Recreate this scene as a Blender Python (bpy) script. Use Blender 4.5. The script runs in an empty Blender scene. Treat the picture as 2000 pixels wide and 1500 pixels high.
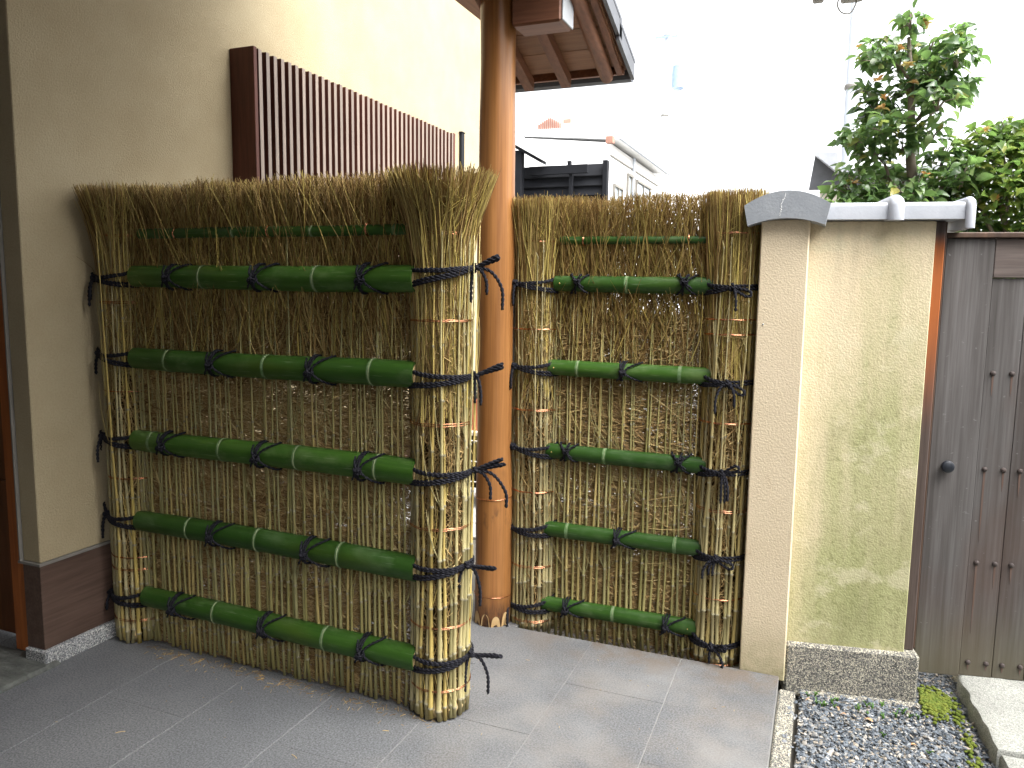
import bpy, math, random
import numpy as np
from mathutils import Matrix, Vector
random.seed(7); RG = np.random.default_rng(11)
SC = bpy.context.scene; COL = SC.collection
R = math.radians; PI = math.pi

# ------------------------------------------------------------ camera, sky, sun, exposure
def camera():
    f, t, r, y = 1508., R(6.82), R(.745), R(21.94)
    fw = Vector((-math.sin(y)*math.cos(t), math.cos(y)*math.cos(t), -math.sin(t)))
    rt = Vector((math.cos(y), math.sin(y), 0)); up = rt.cross(fw)
    rt2 = rt*math.cos(r)+up*math.sin(r); up2 = -rt*math.sin(r)+up*math.cos(r)
    cd = bpy.data.cameras.new('camera'); cd.sensor_width = 36; cd.lens = f/2000*36
    cd.clip_start = .05; cd.clip_end = 900
    c = bpy.data.objects.new('camera', cd); COL.objects.link(c)
    m = Matrix((rt2, up2, -fw)).transposed().to_4x4(); m.translation = (0, 0, 1.35)
    c.matrix_world = m; SC.camera = c
camera()
SUN_EL, SUN_AZ = R(54), R(104)          # azimuth measured from +Y towards +X
w = bpy.data.worlds.new('World'); SC.world = w; w.use_nodes = True
nt = w.node_tree; nt.nodes.clear()
sky = nt.nodes.new('ShaderNodeTexSky'); sky.sky_type = 'NISHITA'; sky.sun_disc = False
sky.sun_elevation = SUN_EL; sky.sun_rotation = SUN_AZ; sky.air_density = 1.0; sky.dust_density = 4.0; sky.ozone_density = 1.0
hs = nt.nodes.new('ShaderNodeHueSaturation'); hs.inputs['Saturation'].default_value = .12   # overcast: the blue is veiled
bg = nt.nodes.new('ShaderNodeBackground'); bg.inputs[1].default_value = .13
wo = nt.nodes.new('ShaderNodeOutputWorld')
nt.links.new(sky.outputs[0], hs.inputs['Color']); nt.links.new(hs.outputs[0], bg.inputs[0]); nt.links.new(bg.outputs[0], wo.inputs[0])
sl = bpy.data.lights.new('sun', 'SUN'); sl.energy = 1.5; sl.angle = R(60); sl.color = (1, .97, .92)
so = bpy.data.objects.new('sun', sl); COL.objects.link(so)
so.rotation_euler = (PI/2-SUN_EL, 0, PI-SUN_AZ)
vs = SC.view_settings; vs.view_transform = 'Standard'; vs.look = 'None'; vs.exposure = 2.38; vs.gamma = 1
vs.use_curve_mapping = False
SC.cycles.max_bounces = 8; SC.cycles.diffuse_bounces = 4

# ------------------------------------------------------------ materials
def N(t, k, **kw):
    n = t.nodes.new(k)
    for a, v in kw.items():
        if a in ('ins',):
            for i, x in v.items(): n.inputs[i].default_value = x
        else: setattr(n, a, v)
    return n
def ramp(t, src, stops):
    r = N(t, 'ShaderNodeValToRGB'); e = r.color_ramp.elements
    while len(e) < len(stops): e.new(.5)
    for i, (p, c) in enumerate(stops): e[i].position = p; e[i].color = (*c, 1) if len(c) == 3 else c
    t.links.new(src, r.inputs[0]); return r.outputs[0]
def mix(t, fac, a, b, mode='MIX'):
    m = N(t, 'ShaderNodeMix', data_type='RGBA', blend_type=mode)
    for s, v in ((0, fac), (6, a), (7, b)):
        if isinstance(v, (int, float)): m.inputs[s].default_value = v
        elif isinstance(v, tuple): m.inputs[s].default_value = (*v, 1)
        else: t.links.new(v, m.inputs[s])
    return m.outputs[2]
def coords(t, scale=(1, 1, 1), rot=(0, 0, 0)):
    tc = N(t, 'ShaderNodeTexCoord'); mp = N(t, 'ShaderNodeMapping')
    mp.inputs['Scale'].default_value = scale; mp.inputs['Rotation'].default_value = rot
    t.links.new(tc.outputs['Object'], mp.inputs[0]); return mp.outputs[0]
def noise(t, vec, scale, detail=4, rough=.55):
    n = N(t, 'ShaderNodeTexNoise'); n.inputs['Scale'].default_value = scale; n.inputs['Detail'].default_value = detail
    n.inputs['Roughness'].default_value = rough; t.links.new(vec, n.inputs['Vector']); return n.outputs[0]
def bump(t, h, strength, dist=.002, prev=None):
    b = N(t, 'ShaderNodeBump'); b.inputs['Strength'].default_value = strength; b.inputs['Distance'].default_value = dist
    t.links.new(h, b.inputs['Height'])
    if prev: t.links.new(prev, b.inputs['Normal'])
    return b.outputs[0]
def newmat(name, rough=.7, spec=.3, metal=0):
    m = bpy.data.materials.new(name); m.use_nodes = True; t = m.node_tree; p = t.nodes['Principled BSDF']
    p.inputs['Roughness'].default_value = rough; p.inputs['Specular IOR Level'].default_value = spec; p.inputs['Metallic'].default_value = metal
    return m, t, p
def rnd(t, island=False):
    if island: return N(t, 'ShaderNodeNewGeometry').outputs['Random Per Island']
    return N(t, 'ShaderNodeObjectInfo').outputs['Random']
def simple(name, c1, c2=None, rough=.7, scale=(8, 8, 8), ns=1., bs=.3, bd=.002, spec=.3, metal=0, fine=0, obr=0, island=False, wobble=0):
    """noise-mottled colour, optional fine grain bump, optional tone change from object to object"""
    m, t, p = newmat(name, rough, spec, metal); c2 = c2 or tuple(x*.8 for x in c1)
    v = coords(t, scale); n = noise(t, v, ns, 6, .6); col = ramp(t, n, [(.3, c1), (.7, c2)])
    if obr:
        col = mix(t, 1., col, ramp(t, rnd(t, island), [(0, (1-obr,)*3), (1, (1,)*3)]), 'MULTIPLY')
    t.links.new(col, p.inputs['Base Color'])
    b = bump(t, n, bs, bd)
    if fine: b = bump(t, noise(t, coords(t), fine, 3, .6), min(1, bs*1.4), bd, b)
    t.links.new(b, p.inputs['Normal'])
    return m
def wood(name, c1, c2, axis='z', rough=.5, spec=.3, s=1., obr=.12, bs=.25, fineline=True):
    m, t, p = newmat(name, rough, spec)
    sc = {'x': (1.2, 22, 22), 'y': (22, 1.2, 22), 'z': (22, 22, 1.2)}[axis]; sc = tuple(a*s for a in sc)
    v = coords(t, sc); n = noise(t, v, 1., 8, .65); n2 = noise(t, coords(t, tuple(a*4.5 for a in sc)), 1., 4, .6)
    col = ramp(t, n, [(.3, c1), (.68, c2)])
    if fineline: col = mix(t, .45, col, ramp(t, n2, [(.35, (.45, .45, .45)), (.6, (1, 1, 1))]), 'MULTIPLY')
    if obr: col = mix(t, 1., col, ramp(t, rnd(t), [(0, (1-obr,)*3), (1, (1,)*3)]), 'MULTIPLY')
    t.links.new(col, p.inputs['Base Color']); t.links.new(bump(t, n2, bs, .001), p.inputs['Normal'])
    return m
def plaster(name, c1, c2, moss=False, stain=None):
    m, t, p = newmat(name, .9, .15)
    v = coords(t); n = noise(t, v, 3.2, 6, .6); g = noise(t, v, 150., 3, .6); g2 = noise(t, v, 420., 2, .6)
    col = ramp(t, n, [(.3, c1), (.7, c2)])
    col = mix(t, .35, col, ramp(t, g, [(.35, (.72, .7, .66)), (.62, (1, 1, 1))]), 'MULTIPLY')
    if moss:
        sx = N(t, 'ShaderNodeSeparateXYZ'); t.links.new(v, sx.inputs[0])
        def axis(o, a, b, c, d):
            mr = N(t, 'ShaderNodeMapRange', interpolation_type='SMOOTHSTEP'); t.links.new(o, mr.inputs[0])
            for i, x in enumerate((a, b, c, d)): mr.inputs[i+1].default_value = x
            return mr.outputs[0]
        def mul(a, b):
            k = N(t, 'ShaderNodeMath', operation='MULTIPLY')
            for i, q in enumerate((a, b)):
                if isinstance(q, float): k.inputs[i].default_value = q
                else: t.links.new(q, k.inputs[i])
            return k.outputs[0]
        def add(a, b):
            k = N(t, 'ShaderNodeMath', operation='ADD')
            for i, q in enumerate((a, b)):
                if isinstance(q, float): k.inputs[i].default_value = q
                else: t.links.new(q, k.inputs[i])
            return k.outputs[0]
        zf = axis(sx.outputs[2], 1.60, .72, 0., .95); xf = axis(sx.outputs[0], -.02, .25, -.38, .3)
        low = axis(sx.outputs[2], .75, .2, 0., .5)
        str_ = noise(t, coords(t, (16, 16, 1.6)), 1., 5, .6); blot = noise(t, coords(t, (5, 5, 3)), 1., 6, .65)
        f = add(add(add(zf, xf), low), mul(add(add(str_, mul(blot, 1.6)), -1.3), 1.35)); f = mul(add(f, -.12), .68)
        fm = N(t, 'ShaderNodeClamp'); t.links.new(f, fm.inputs[0])
        f_sp = noise(t, v, 48, 5, .7)
        green = ramp(t, blot, [(.35, (.26, .285, .115)), (.65, (.38, .385, .19))])
        col = mix(t, mul(fm.outputs[0], .9), col, green)
        col = mix(t, mul(mul(fm.outputs[0], axis(f_sp, .50, .66, 0., 1.)), .5), col, (.17, .18, .075)); col = mix(t, mul(axis(noise(t, coords(t, (5.5, 5.5, 7)), 1., 5, .7), .52, .62, 0., 1.), .5), col, (.60, .55, .38))
        dk = mul(axis(noise(t, coords(t, (9, 9, 3.0)), 1., 5, .7), .5, .72, 0., .3), axis(sx.outputs[2], 1.4, 1.0, 0., 1.))
        col = mix(t, dk, col, (.20, .19, .10))
        drip = mul(axis(noise(t, coords(t, (22, 22, .6)), 1., 3, .6), .55, .7, 0., .15), axis(sx.outputs[2], 1.15, 1.6, 0., 1.))
        col = mix(t, drip, col, (.22, .19, .13))
    if stain:
        sx = N(t, 'ShaderNodeSeparateXYZ'); t.links.new(v, sx.inputs[0])
        mr = N(t, 'ShaderNodeMapRange'); t.links.new(sx.outputs[2], mr.inputs[0]); mr.inputs[1].default_value = .22; mr.inputs[2].default_value = -.02
        mu = N(t, 'ShaderNodeMath', operation='MULTIPLY', use_clamp=True); t.links.new(mr.outputs[0], mu.inputs[0]); t.links.new(noise(t, v, 22, 5), mu.inputs[1])
        col = mix(t, mu.outputs[0], col, (.16, .17, .06))
        sp = ramp(t, noise(t, coords(t, (9, 9, 5)), 1., 5, .7), [(.58, (0, 0, 0)), (.76, (.55, .55, .55))]); col = mix(t, sp, col, stain)
    t.links.new(col, p.inputs['Base Color'])
    t.links.new(bump(t, g2, .35, .0012, bump(t, g, .75, .0035)), p.inputs['Normal'])
    return m
def stone(name, dark, mid, light, cell=220, bs=.5, rough=.75, mot=(1, 1, 1)):
    m, t, p = newmat(name, rough, .3)
    v = coords(t); vo = N(t, 'ShaderNodeTexVoronoi'); vo.inputs['Scale'].default_value = cell; t.links.new(v, vo.inputs['Vector'])
    s = N(t, 'ShaderNodeSeparateColor'); t.links.new(vo.outputs['Color'], s.inputs[0])
    col = ramp(t, s.outputs[0], [(.0, dark), (.35, mid), (.6, mid), (.8, light)])
    col = mix(t, 1., col, ramp(t, noise(t, v, 6, 6, .6), [(.3, (.72, .72, .72)), (.7, mot)]), 'MULTIPLY')
    t.links.new(col, p.inputs['Base Color']); t.links.new(bump(t, vo.outputs['Distance'], bs, .003), p.inputs['Normal'])
    return m

M = {}
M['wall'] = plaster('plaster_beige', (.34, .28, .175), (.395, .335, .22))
M['garden'] = plaster('plaster_mossy', (.66, .56, .38), (.72, .62, .44), moss=True)
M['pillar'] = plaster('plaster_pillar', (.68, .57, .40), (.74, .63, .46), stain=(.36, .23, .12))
M['base_board'] = wood('dark_brown_board', (.075, .045, .033), (.13, .085, .066), 'y', .55)
M['granite'] = stone('granite', (.05, .055, .07), (.28, .29, .30), (.62, .62, .60), 260)
M['aggregate'] = stone('washed_aggregate', (.035, .036, .04), (.21, .205, .19), (.58, .54, .44), 300, .9, .8, (1, 1, .96))
M['skirt'] = wood('dark_siding', (.05, .035, .028), (.09, .065, .05), 'z', .7)
M['trim'] = simple('grey_trim', (.2, .19, .17))
M['door_wood'] = wood('orange_cedar', (.30, .085, .022), (.42, .135, .035), 'z', .4)
M['door_dark'] = wood('door_panel_brown', (.10, .035, .014), (.15, .055, .02), 'z', .45)
M['lattice'] = wood('lattice_slat_lit', (.21, .155, .118), (.33, .26, .21), 'z', .38, .5, obr=.3)
M['lattice_in'] = wood('lattice_frame', (.075, .022, .014), (.12, .04, .025), 'z', .55)  # frame colour, also darkens the slat sides for their shade
M['post'] = None
M['roof_wood'] = wood('roof_timber', (.15, .060, .030), (.26, .115, .062), 'y', .5)
M['beam_wood'] = wood('beam_timber', (.15, .062, .034), (.27, .125, .075), 'x', .45)
M['soffit'] = wood('soffit_board', (.26, .125, .06), (.38, .20, .105), 'x', .55, obr=.25)
M['cut_end'] = simple('painted_end_grain', (.42, .44, .46), rough=.6)
M['kawara'] = simple('smoked_tile', (.055, .058, .066), (.10, .105, .12), .45, spec=.5, fine=90)
M['gutter'] = simple('gutter_metal', (.035, .038, .05), rough=.4, spec=.5)
M['cap_tile'] = simple('grey_cap_tile', (.24, .26, .285), (.31, .33, .355), .5, (14, 14, 14), spec=.45, fine=120)
M['cope_tile'] = simple('silver_coping_tile', (.34, .36, .40), (.43, .45, .49), .42, (10, 10, 10), spec=.5, fine=150, bs=.2)
M['gate'] = None
M['iron'] = simple('black_iron', (.018, .022, .03), rough=.45, spec=.4)
M['stud'] = simple('rusty_stud', (.05, .042, .04), (.075, .055, .048), .6)
M['gatepost'] = wood('gate_post', (.06, .038, .028), (.12, .07, .045), 'z', .6)
M['copper'] = simple('copper_wire', (.85, .42, .25), (.75, .33, .18), .22, metal=1, bs=.1)
M['brass'] = simple('brass_nail', (.8, .55, .22), (.7, .45, .18), .3, metal=1, bs=.1)
M['rope'] = simple('black_palm_rope', (.008, .008, .012), (.018, .018, .024), .85, (300, 300, 300), bs=.6, bd=.001, spec=.2)
M['twig_core'] = simple('twig_core', (.045, .028, .012), rough=.95, spec=.05, fine=200)
M['node'] = simple('cane_node', (.36, .33, .22), (.22, .19, .12), .7, (60, 60, 60))
M['cut_cane'] = simple('cut_cane', (.55, .42, .22), (.40, .28, .13), .8, (80, 80, 80))
M['node_line'] = simple('bamboo_node_line', (.30, .31, .19), (.12, .17, .07), .6, (60, 60, 60))

def cane_mat(name, stops, rough=.45, island=False, streak=.35, spec=.35):
    m, t, p = newmat(name, rough, spec)
    col = ramp(t, rnd(t, island), stops)
    n = noise(t, coords(t, (90, 90, 7)), 1., 4, .6)
    col = mix(t, streak, col, ramp(t, n, [(.3, (.45, .40, .32)), (.62, (1, 1, 1))]), 'MULTIPLY')
    t.links.new(col, p.inputs['Base Color']); return m
M['cane'] = cane_mat('split_cane', [(0, (.26, .235, .085)), (.35, (.36, .315, .125)), (.7, (.30, .28, .13)), (1, (.44, .34, .13))])
M['cane_b'] = cane_mat('bundle_cane', [(0, (.28, .25, .115)), (.35, (.38, .325, .155)), (.7, (.32, .28, .155)), (1, (.45, .34, .10))])
M['twig'] = cane_mat('twig_brown', [(0, (.17, .10, .042)), (.35, (.30, .195, .08)), (.65, (.43, .30, .13)), (.88, (.53, .40, .18)), (1, (.60, .48, .24))], .65, True, .3, .15)
M['twig_top'] = cane_mat('twig_olive', [(0, (.11, .062, .022)), (.35, (.22, .138, .050)), (.7, (.36, .245, .095)), (1, (.52, .39, .16))], .65, True, .3, .15)

M['shoot'] = cane_mat('olive_shoot', [(0, (.17, .12, .04)), (.4, (.29, .225, .07)), (.75, (.41, .33, .10)), (1, (.55, .42, .12))], .5, True, .2, .25)
def bamboo_green(name, a, b):
    m, t, p = newmat(name, .42, .32)
    n = noise(t, coords(t, (1.6, 60, 60)), 1., 6, .65); n2 = noise(t, coords(t, (7, 14, 14)), 1., 5, .65)
    col = ramp(t, n, [(.3, a), (.7, b)])
    col = mix(t, ramp(t, n2, [(.52, (0, 0, 0)), (.78, (.6, .6, .6))]), col, (.13, .20, .085))
    sc_ = noise(t, coords(t, (9, 170, 170)), 1., 3, .6); col = mix(t, ramp(t, sc_, [(.62, (0,)*3), (.70, (.5,)*3)]), col, (.16, .22, .12))
    col = mix(t, ramp(t, noise(t, coords(t, (2.2, 9, 9)), 1., 3, .5), [(.5, (0,)*3), (.7, (.4,)*3)]), col, (.075, .11, .012))
    col = mix(t, 1., col, ramp(t, rnd(t), [(0, (.62, .66, .7)), (1, (1.15, 1.08, 1))]), 'MULTIPLY')
    t.links.new(col, p.inputs['Base Color'])
    rr = ramp(t, n2, [(.3, (.36,)*3), (.75, (.6,)*3)]); t.links.new(rr, p.inputs['Roughness'])
    t.links.new(bump(t, n, .15, .0008), p.inputs['Normal']); return m
M['rail'] = bamboo_green('green_bamboo', (.020, .066, .008), (.040, .105, .015))
M['bloom'] = simple('bamboo_bloom', (.16, .23, .12), (.045, .11, .025), .6, (30, 40, 40), 1.6)

def post_mat():
    m, t, p = newmat('polished_cypress_log', .38, .4)
    v = coords(t, (26, 26, .9)); n = noise(t, v, 1., 7, .6)
    col = ramp(t, n, [(.3, (.27, .112, .032)), (.7, (.38, .18, .060))])
    n2 = noise(t, coords(t, (5, 5, 1.2)), 1., 4, .6); col = mix(t, .6, col, ramp(t, n2, [(.3, (.55, .5, .45)), (.65, (1, 1, 1))]), 'MULTIPLY'); gr = noise(t, coords(t, (110, 110, 1.6)), 1., 4, .65); col = mix(t, .55, col, ramp(t, gr, [(.36, (.62, .55, .5)), (.6, (1.05, 1.05, 1.05))]), 'MULTIPLY')
    ck = noise(t, coords(t, (55, 55, .7)), 1., 2, .5); col = mix(t, ramp(t, ck, [(.66, (0,)*3), (.72, (.55,)*3)]), col, (.16, .07, .025))
    kn = noise(t, coords(t, (14, 14, 9)), 1., 2, .5); col = mix(t, ramp(t, kn, [(.72, (0,)*3), (.78, (.6,)*3)]), col, (.20, .09, .03))
    sx = N(t, 'ShaderNodeSeparateXYZ'); t.links.new(coords(t), sx.inputs[0])
    mr = N(t, 'ShaderNodeMapRange', interpolation_type='SMOOTHSTEP'); t.links.new(sx.outputs[2], mr.inputs[0])
    mr.inputs[1].default_value = .17; mr.inputs[2].default_value = .03
    k = N(t, 'ShaderNodeMath', operation='MULTIPLY', use_clamp=True); t.links.new(mr.outputs[0], k.inputs[0])
    t.links.new(ramp(t, noise(t, coords(t, (30, 30, 7)), 1., 5, .7), [(.35, (.1,)*3), (.6, (1,)*3)]), k.inputs[1])
    col = mix(t, k.outputs[0], col, (.05, .022, .012))
    # dark weather smudge at knee height
    gm = N(t, 'ShaderNodeMapRange', interpolation_type='SMOOTHSTEP'); t.links.new(sx.outputs[2], gm.inputs[0]); gm.inputs[1].default_value = .35; gm.inputs[2].default_value = .45
    gn = N(t, 'ShaderNodeMapRange', interpolation_type='SMOOTHSTEP'); t.links.new(sx.outputs[2], gn.inputs[0]); gn.inputs[1].default_value = .52; gn.inputs[2].default_value = .46
    a = N(t, 'ShaderNodeMath', operation='MULTIPLY'); t.links.new(gm.outputs[0], a.inputs[0]); t.links.new(gn.outputs[0], a.inputs[1])
    b = N(t, 'ShaderNodeMath', operation='MULTIPLY', use_clamp=True); t.links.new(a.outputs[0], b.inputs[0])
    t.links.new(ramp(t, noise(t, coords(t, (26, 26, 10)), 1., 6, .7), [(.52, (0,)*3), (.66, (.8,)*3)]), b.inputs[1])
    col = mix(t, b.outputs[0], col, (.09, .045, .02))
    t.links.new(col, p.inputs['Base Color']); t.links.new(bump(t, n, .12, .0015), p.inputs['Normal']); return m
M['post'] = post_mat()
M['bare'] = simple('bare_sapwood', (.60, .43, .22), (.42, .26, .11), .7, (40, 40, 25))

def gate_mat():
    m, t, p = newmat('weathered_cedar', .62, .25)
    n = noise(t, coords(t, (16, 16, .6)), 1., 7, .65); n2 = noise(t, coords(t, (110, 110, 3)), 1., 4, .6); n3 = noise(t, coords(t, (2.5, 2.5, 1.2)), 1., 4, .6)
    col = ramp(t, n, [(.28, (.060, .054, .050)), (.5, (.108, .100, .096)), (.72, (.18, .172, .170))])
    col = mix(t, .5, col, ramp(t, n2, [(.35, (.5, .48, .46)), (.62, (1, 1, 1))]), 'MULTIPLY')
    col = mix(t, ramp(t, n3, [(.5, (0,)*3), (.75, (.45,)*3)]), col, (.10, .055, .038))
    # pale scuffs
    sc = noise(t, coords(t, (40, 40, 75), (0, .5, 0)), 1., 2, .5)
    col = mix(t, ramp(t, sc, [(.71, (0,)*3), (.78, (.35,)*3)]), col, (.34, .33, .34))
    sx = N(t, 'ShaderNodeSeparateXYZ'); t.links.new(coords(t), sx.inputs[0])
    mr = N(t, 'ShaderNodeMapRange', interpolation_type='SMOOTHSTEP'); t.links.new(sx.outputs[2], mr.inputs[0]); mr.inputs[1].default_value = .32; mr.inputs[2].default_value = 0.; mr.inputs[4].default_value = .45
    col = mix(t, mr.outputs[0], col, (.15, .13, .07))
    col = mix(t, 1., col, ramp(t, rnd(t), [(0, (.8,)*3), (1, (1,)*3)]), 'MULTIPLY')
    t.links.new(col, p.inputs['Base Color']); t.links.new(bump(t, n2, .35, .0012), p.inputs['Normal']); return m
M['gate'] = gate_mat()
M['rust'] = simple('rust_streak', (.115, .07, .052), (.14, .10, .085), .8)

def floor_mat():
    m, t, p = newmat('basalt_tile', .62, .3)
    geo = N(t, 'ShaderNodeNewGeometry'); v = geo.outputs['Position']
    n = noise(t, v, 2.2, 7, .6); f = noise(t, v, 170, 5, .75); n3 = noise(t, v, 5.5, 6, .62)
    col = ramp(t, n, [(.3, (.125, .130, .139)), (.7, (.170, .174, .180))])
    col = mix(t, .8, col, ramp(t, f, [(.40, (.36,)*3), (.60, (1.2,)*3)]), 'MULTIPLY')
    sx = N(t, 'ShaderNodeSeparateXYZ'); t.links.new(v, sx.inputs[0])
    def sm(o, a, b, hi=1.):
        mr = N(t, 'ShaderNodeMapRange', interpolation_type='SMOOTHSTEP'); t.links.new(o, mr.inputs[0]); mr.inputs[1].default_value = a; mr.inputs[2].default_value = b; mr.inputs[4].default_value = hi; return mr.outputs[0]
    def mul(a, b):
        k = N(t, 'ShaderNodeMath', operation='MULTIPLY', use_clamp=True); t.links.new(a, k.inputs[0]); t.links.new(b, k.inputs[1]); return k.outputs[0]
    # outer strip: brownish stains, and a paler tone for the brighter light there
    outer_tone = sm(sx.outputs[0], -1.35, -.65)
    col = mix(t, mul(outer_tone, ramp(t, n3, [(.42, (0,)*3), (.66, (.4,)*3)])), col, (.19, .165, .140))
    col = mix(t, mul(outer_tone, ramp(t, noise(t, v, 3.1, 5, .55), [(.45, (0,)*3), (.75, (.5,)*3)])), col, (.25, .25, .245))
    col = mix(t, mul(mul(sm(sx.outputs[1], 2.5, 2.78), outer_tone), ramp(t, noise(t, v, 9, 5, .6), [(.42, (0,)*3), (.6, (.6,)*3)])), col, (.13, .095, .065))
    t.links.new(col, p.inputs['Base Color'])
    t.links.new(ramp(t, n3, [(.3, (.5,)*3), (.7, (.75,)*3)]), p.inputs['Roughness'])
    t.links.new(bump(t, f, .3, .0012), p.inputs['Normal']); return m
M['floor'] = floor_mat()
M['grout'] = simple('grout', (.27, .27, .26), (.20, .20, .195), .9, (30, 30, 30))
M['earth'] = simple('earth', (.09, .085, .075), (.15, .14, .125), .95, (3, 3, 3), fine=60)
M['concrete'] = simple('pale_concrete', (.30, .30, .285), (.38, .38, .365), .9, (1.5, 1.5, 1.5), fine=80)
M['slab_stone'] = stone('pale_granite_slab', (.20, .20, .19), (.34, .35, .32), (.46, .46, .42), 330, .5)
M['rough_stone'] = simple('dark_rough_stone', (.055, .06, .055), (.13, .135, .125), .7, (9, 30, 9), fine=45, bs=.9, bd=.01)
def gravel_mat():
    m, t, p = newmat('blue_grey_gravel', .6, .35)
    col = ramp(t, rnd(t, True), [(0, (.06, .072, .088)), (.35, (.105, .125, .15)), (.62, (.17, .19, .215)), (.82, (.23, .225, .215)), (.94, (.32, .27, .21)), (.985, (.50, .48, .44)), (1, (.55, .53, .5))])
    t.links.new(col, p.inputs['Base Color']); t.links.new(bump(t, noise(t, coords(t), 300, 3), .3, .001), p.inputs['Normal']); return m
M['gravel'] = gravel_mat()
def leaf_mat(name, stops, rough=.24, trans=.45, island=True):
    m, t, p = newmat(name, rough, .5)
    o = N(t, 'ShaderNodeObjectInfo').outputs['Random']; i = N(t, 'ShaderNodeNewGeometry').outputs['Random Per Island']
    a = N(t, 'ShaderNodeMath', operation='ADD'); t.links.new(o, a.inputs[0]); t.links.new(i, a.inputs[1])
    fr = N(t, 'ShaderNodeMath', operation='FRACT'); t.links.new(a.outputs[0], fr.inputs[0])
    col = ramp(t, fr.outputs[0], stops); t.links.new(col, p.inputs['Base Color'])
    tr = N(t, 'ShaderNodeBsdfTranslucent'); t.links.new(mix(t, .5, col, (.24, .42, .10)), tr.inputs[0])
    ms = N(t, 'ShaderNodeMixShader'); ms.inputs[0].default_value = trans
    out = t.nodes['Material Output']; t.links.new(p.outputs[0], ms.inputs[1]); t.links.new(tr.outputs[0], ms.inputs[2]); t.links.new(ms.outputs[0], out.inputs[0])
    return m
M['leaf'] = leaf_mat('camellia_leaf', [(0, (.045, .085, .040)), (.4, (.075, .135, .055)), (.75, (.12, .19, .075)), (.93, (.19, .26, .10)), (1, (.34, .30, .08))])
M['leaf_y'] = leaf_mat('camellia_leaf_young', [(0, (.055, .10, .03)), (.4, (.11, .18, .04)), (.8, (.19, .25, .05)), (1, (.34, .34, .08))])
M['petal'] = leaf_mat('wilted_petal', [(0, (.55, .20, .06)), (.5, (.62, .38, .16)), (1, (.60, .45, .25))], .7, .25)
M['bark'] = simple('camellia_bark', (.20, .17, .13), (.12, .10, .08), .85, (20, 20, 8), fine=80)
M['moss'] = simple('moss', (.07, .11, .015), (.15, .17, .025), .95, (40, 40, 40), fine=200, bs=1.)
M['blade'] = leaf_mat('weed_blade', [(0, (.05, .14, .02)), (1, (.12, .25, .04))], .5, .2)
M['dry_leaf'] = simple('dry_leaf', (.50, .30, .16), (.36, .18, .08), .8, (30, 30, 30))
M['white_wall'] = simple('white_render', (.80, .80, .79), (.74, .74, .73), .9, (1, 1, 1), fine=40, bs=.2)
M['white_paint'] = simple('white_paint', (.8, .8, .8), (.76, .76, .76), .5)
M['pale_roof'] = simple('pale_roof', (.80, .81, .82), (.82, .83, .84), .5, (4, 4, 4))
M['louver'] = simple('charcoal_louver', (.006, .0065, .009), (.010, .011, .014), .65, spec=.2)
M['glass'] = simple('window_glass', (.45, .52, .56), (.5, .56, .6), .08, spec=.8, bs=.02)
M['pole'] = simple('concrete_pole', (.40, .43, .48), (.46, .49, .53), .8)
M['transformer'] = simple('transformer_paint', (.22, .30, .42), (.3, .38, .5), .5)
M['old_wood'] = wood('old_pole_wood', (.50, .46, .38), (.66, .62, .54), 'z', .8)
M['clay'] = simple('terracotta', (.42, .13, .07), (.5, .18, .1), .7)
M['red_beam'] = simple('brown_beam_end', (.38, .2, .15))

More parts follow.
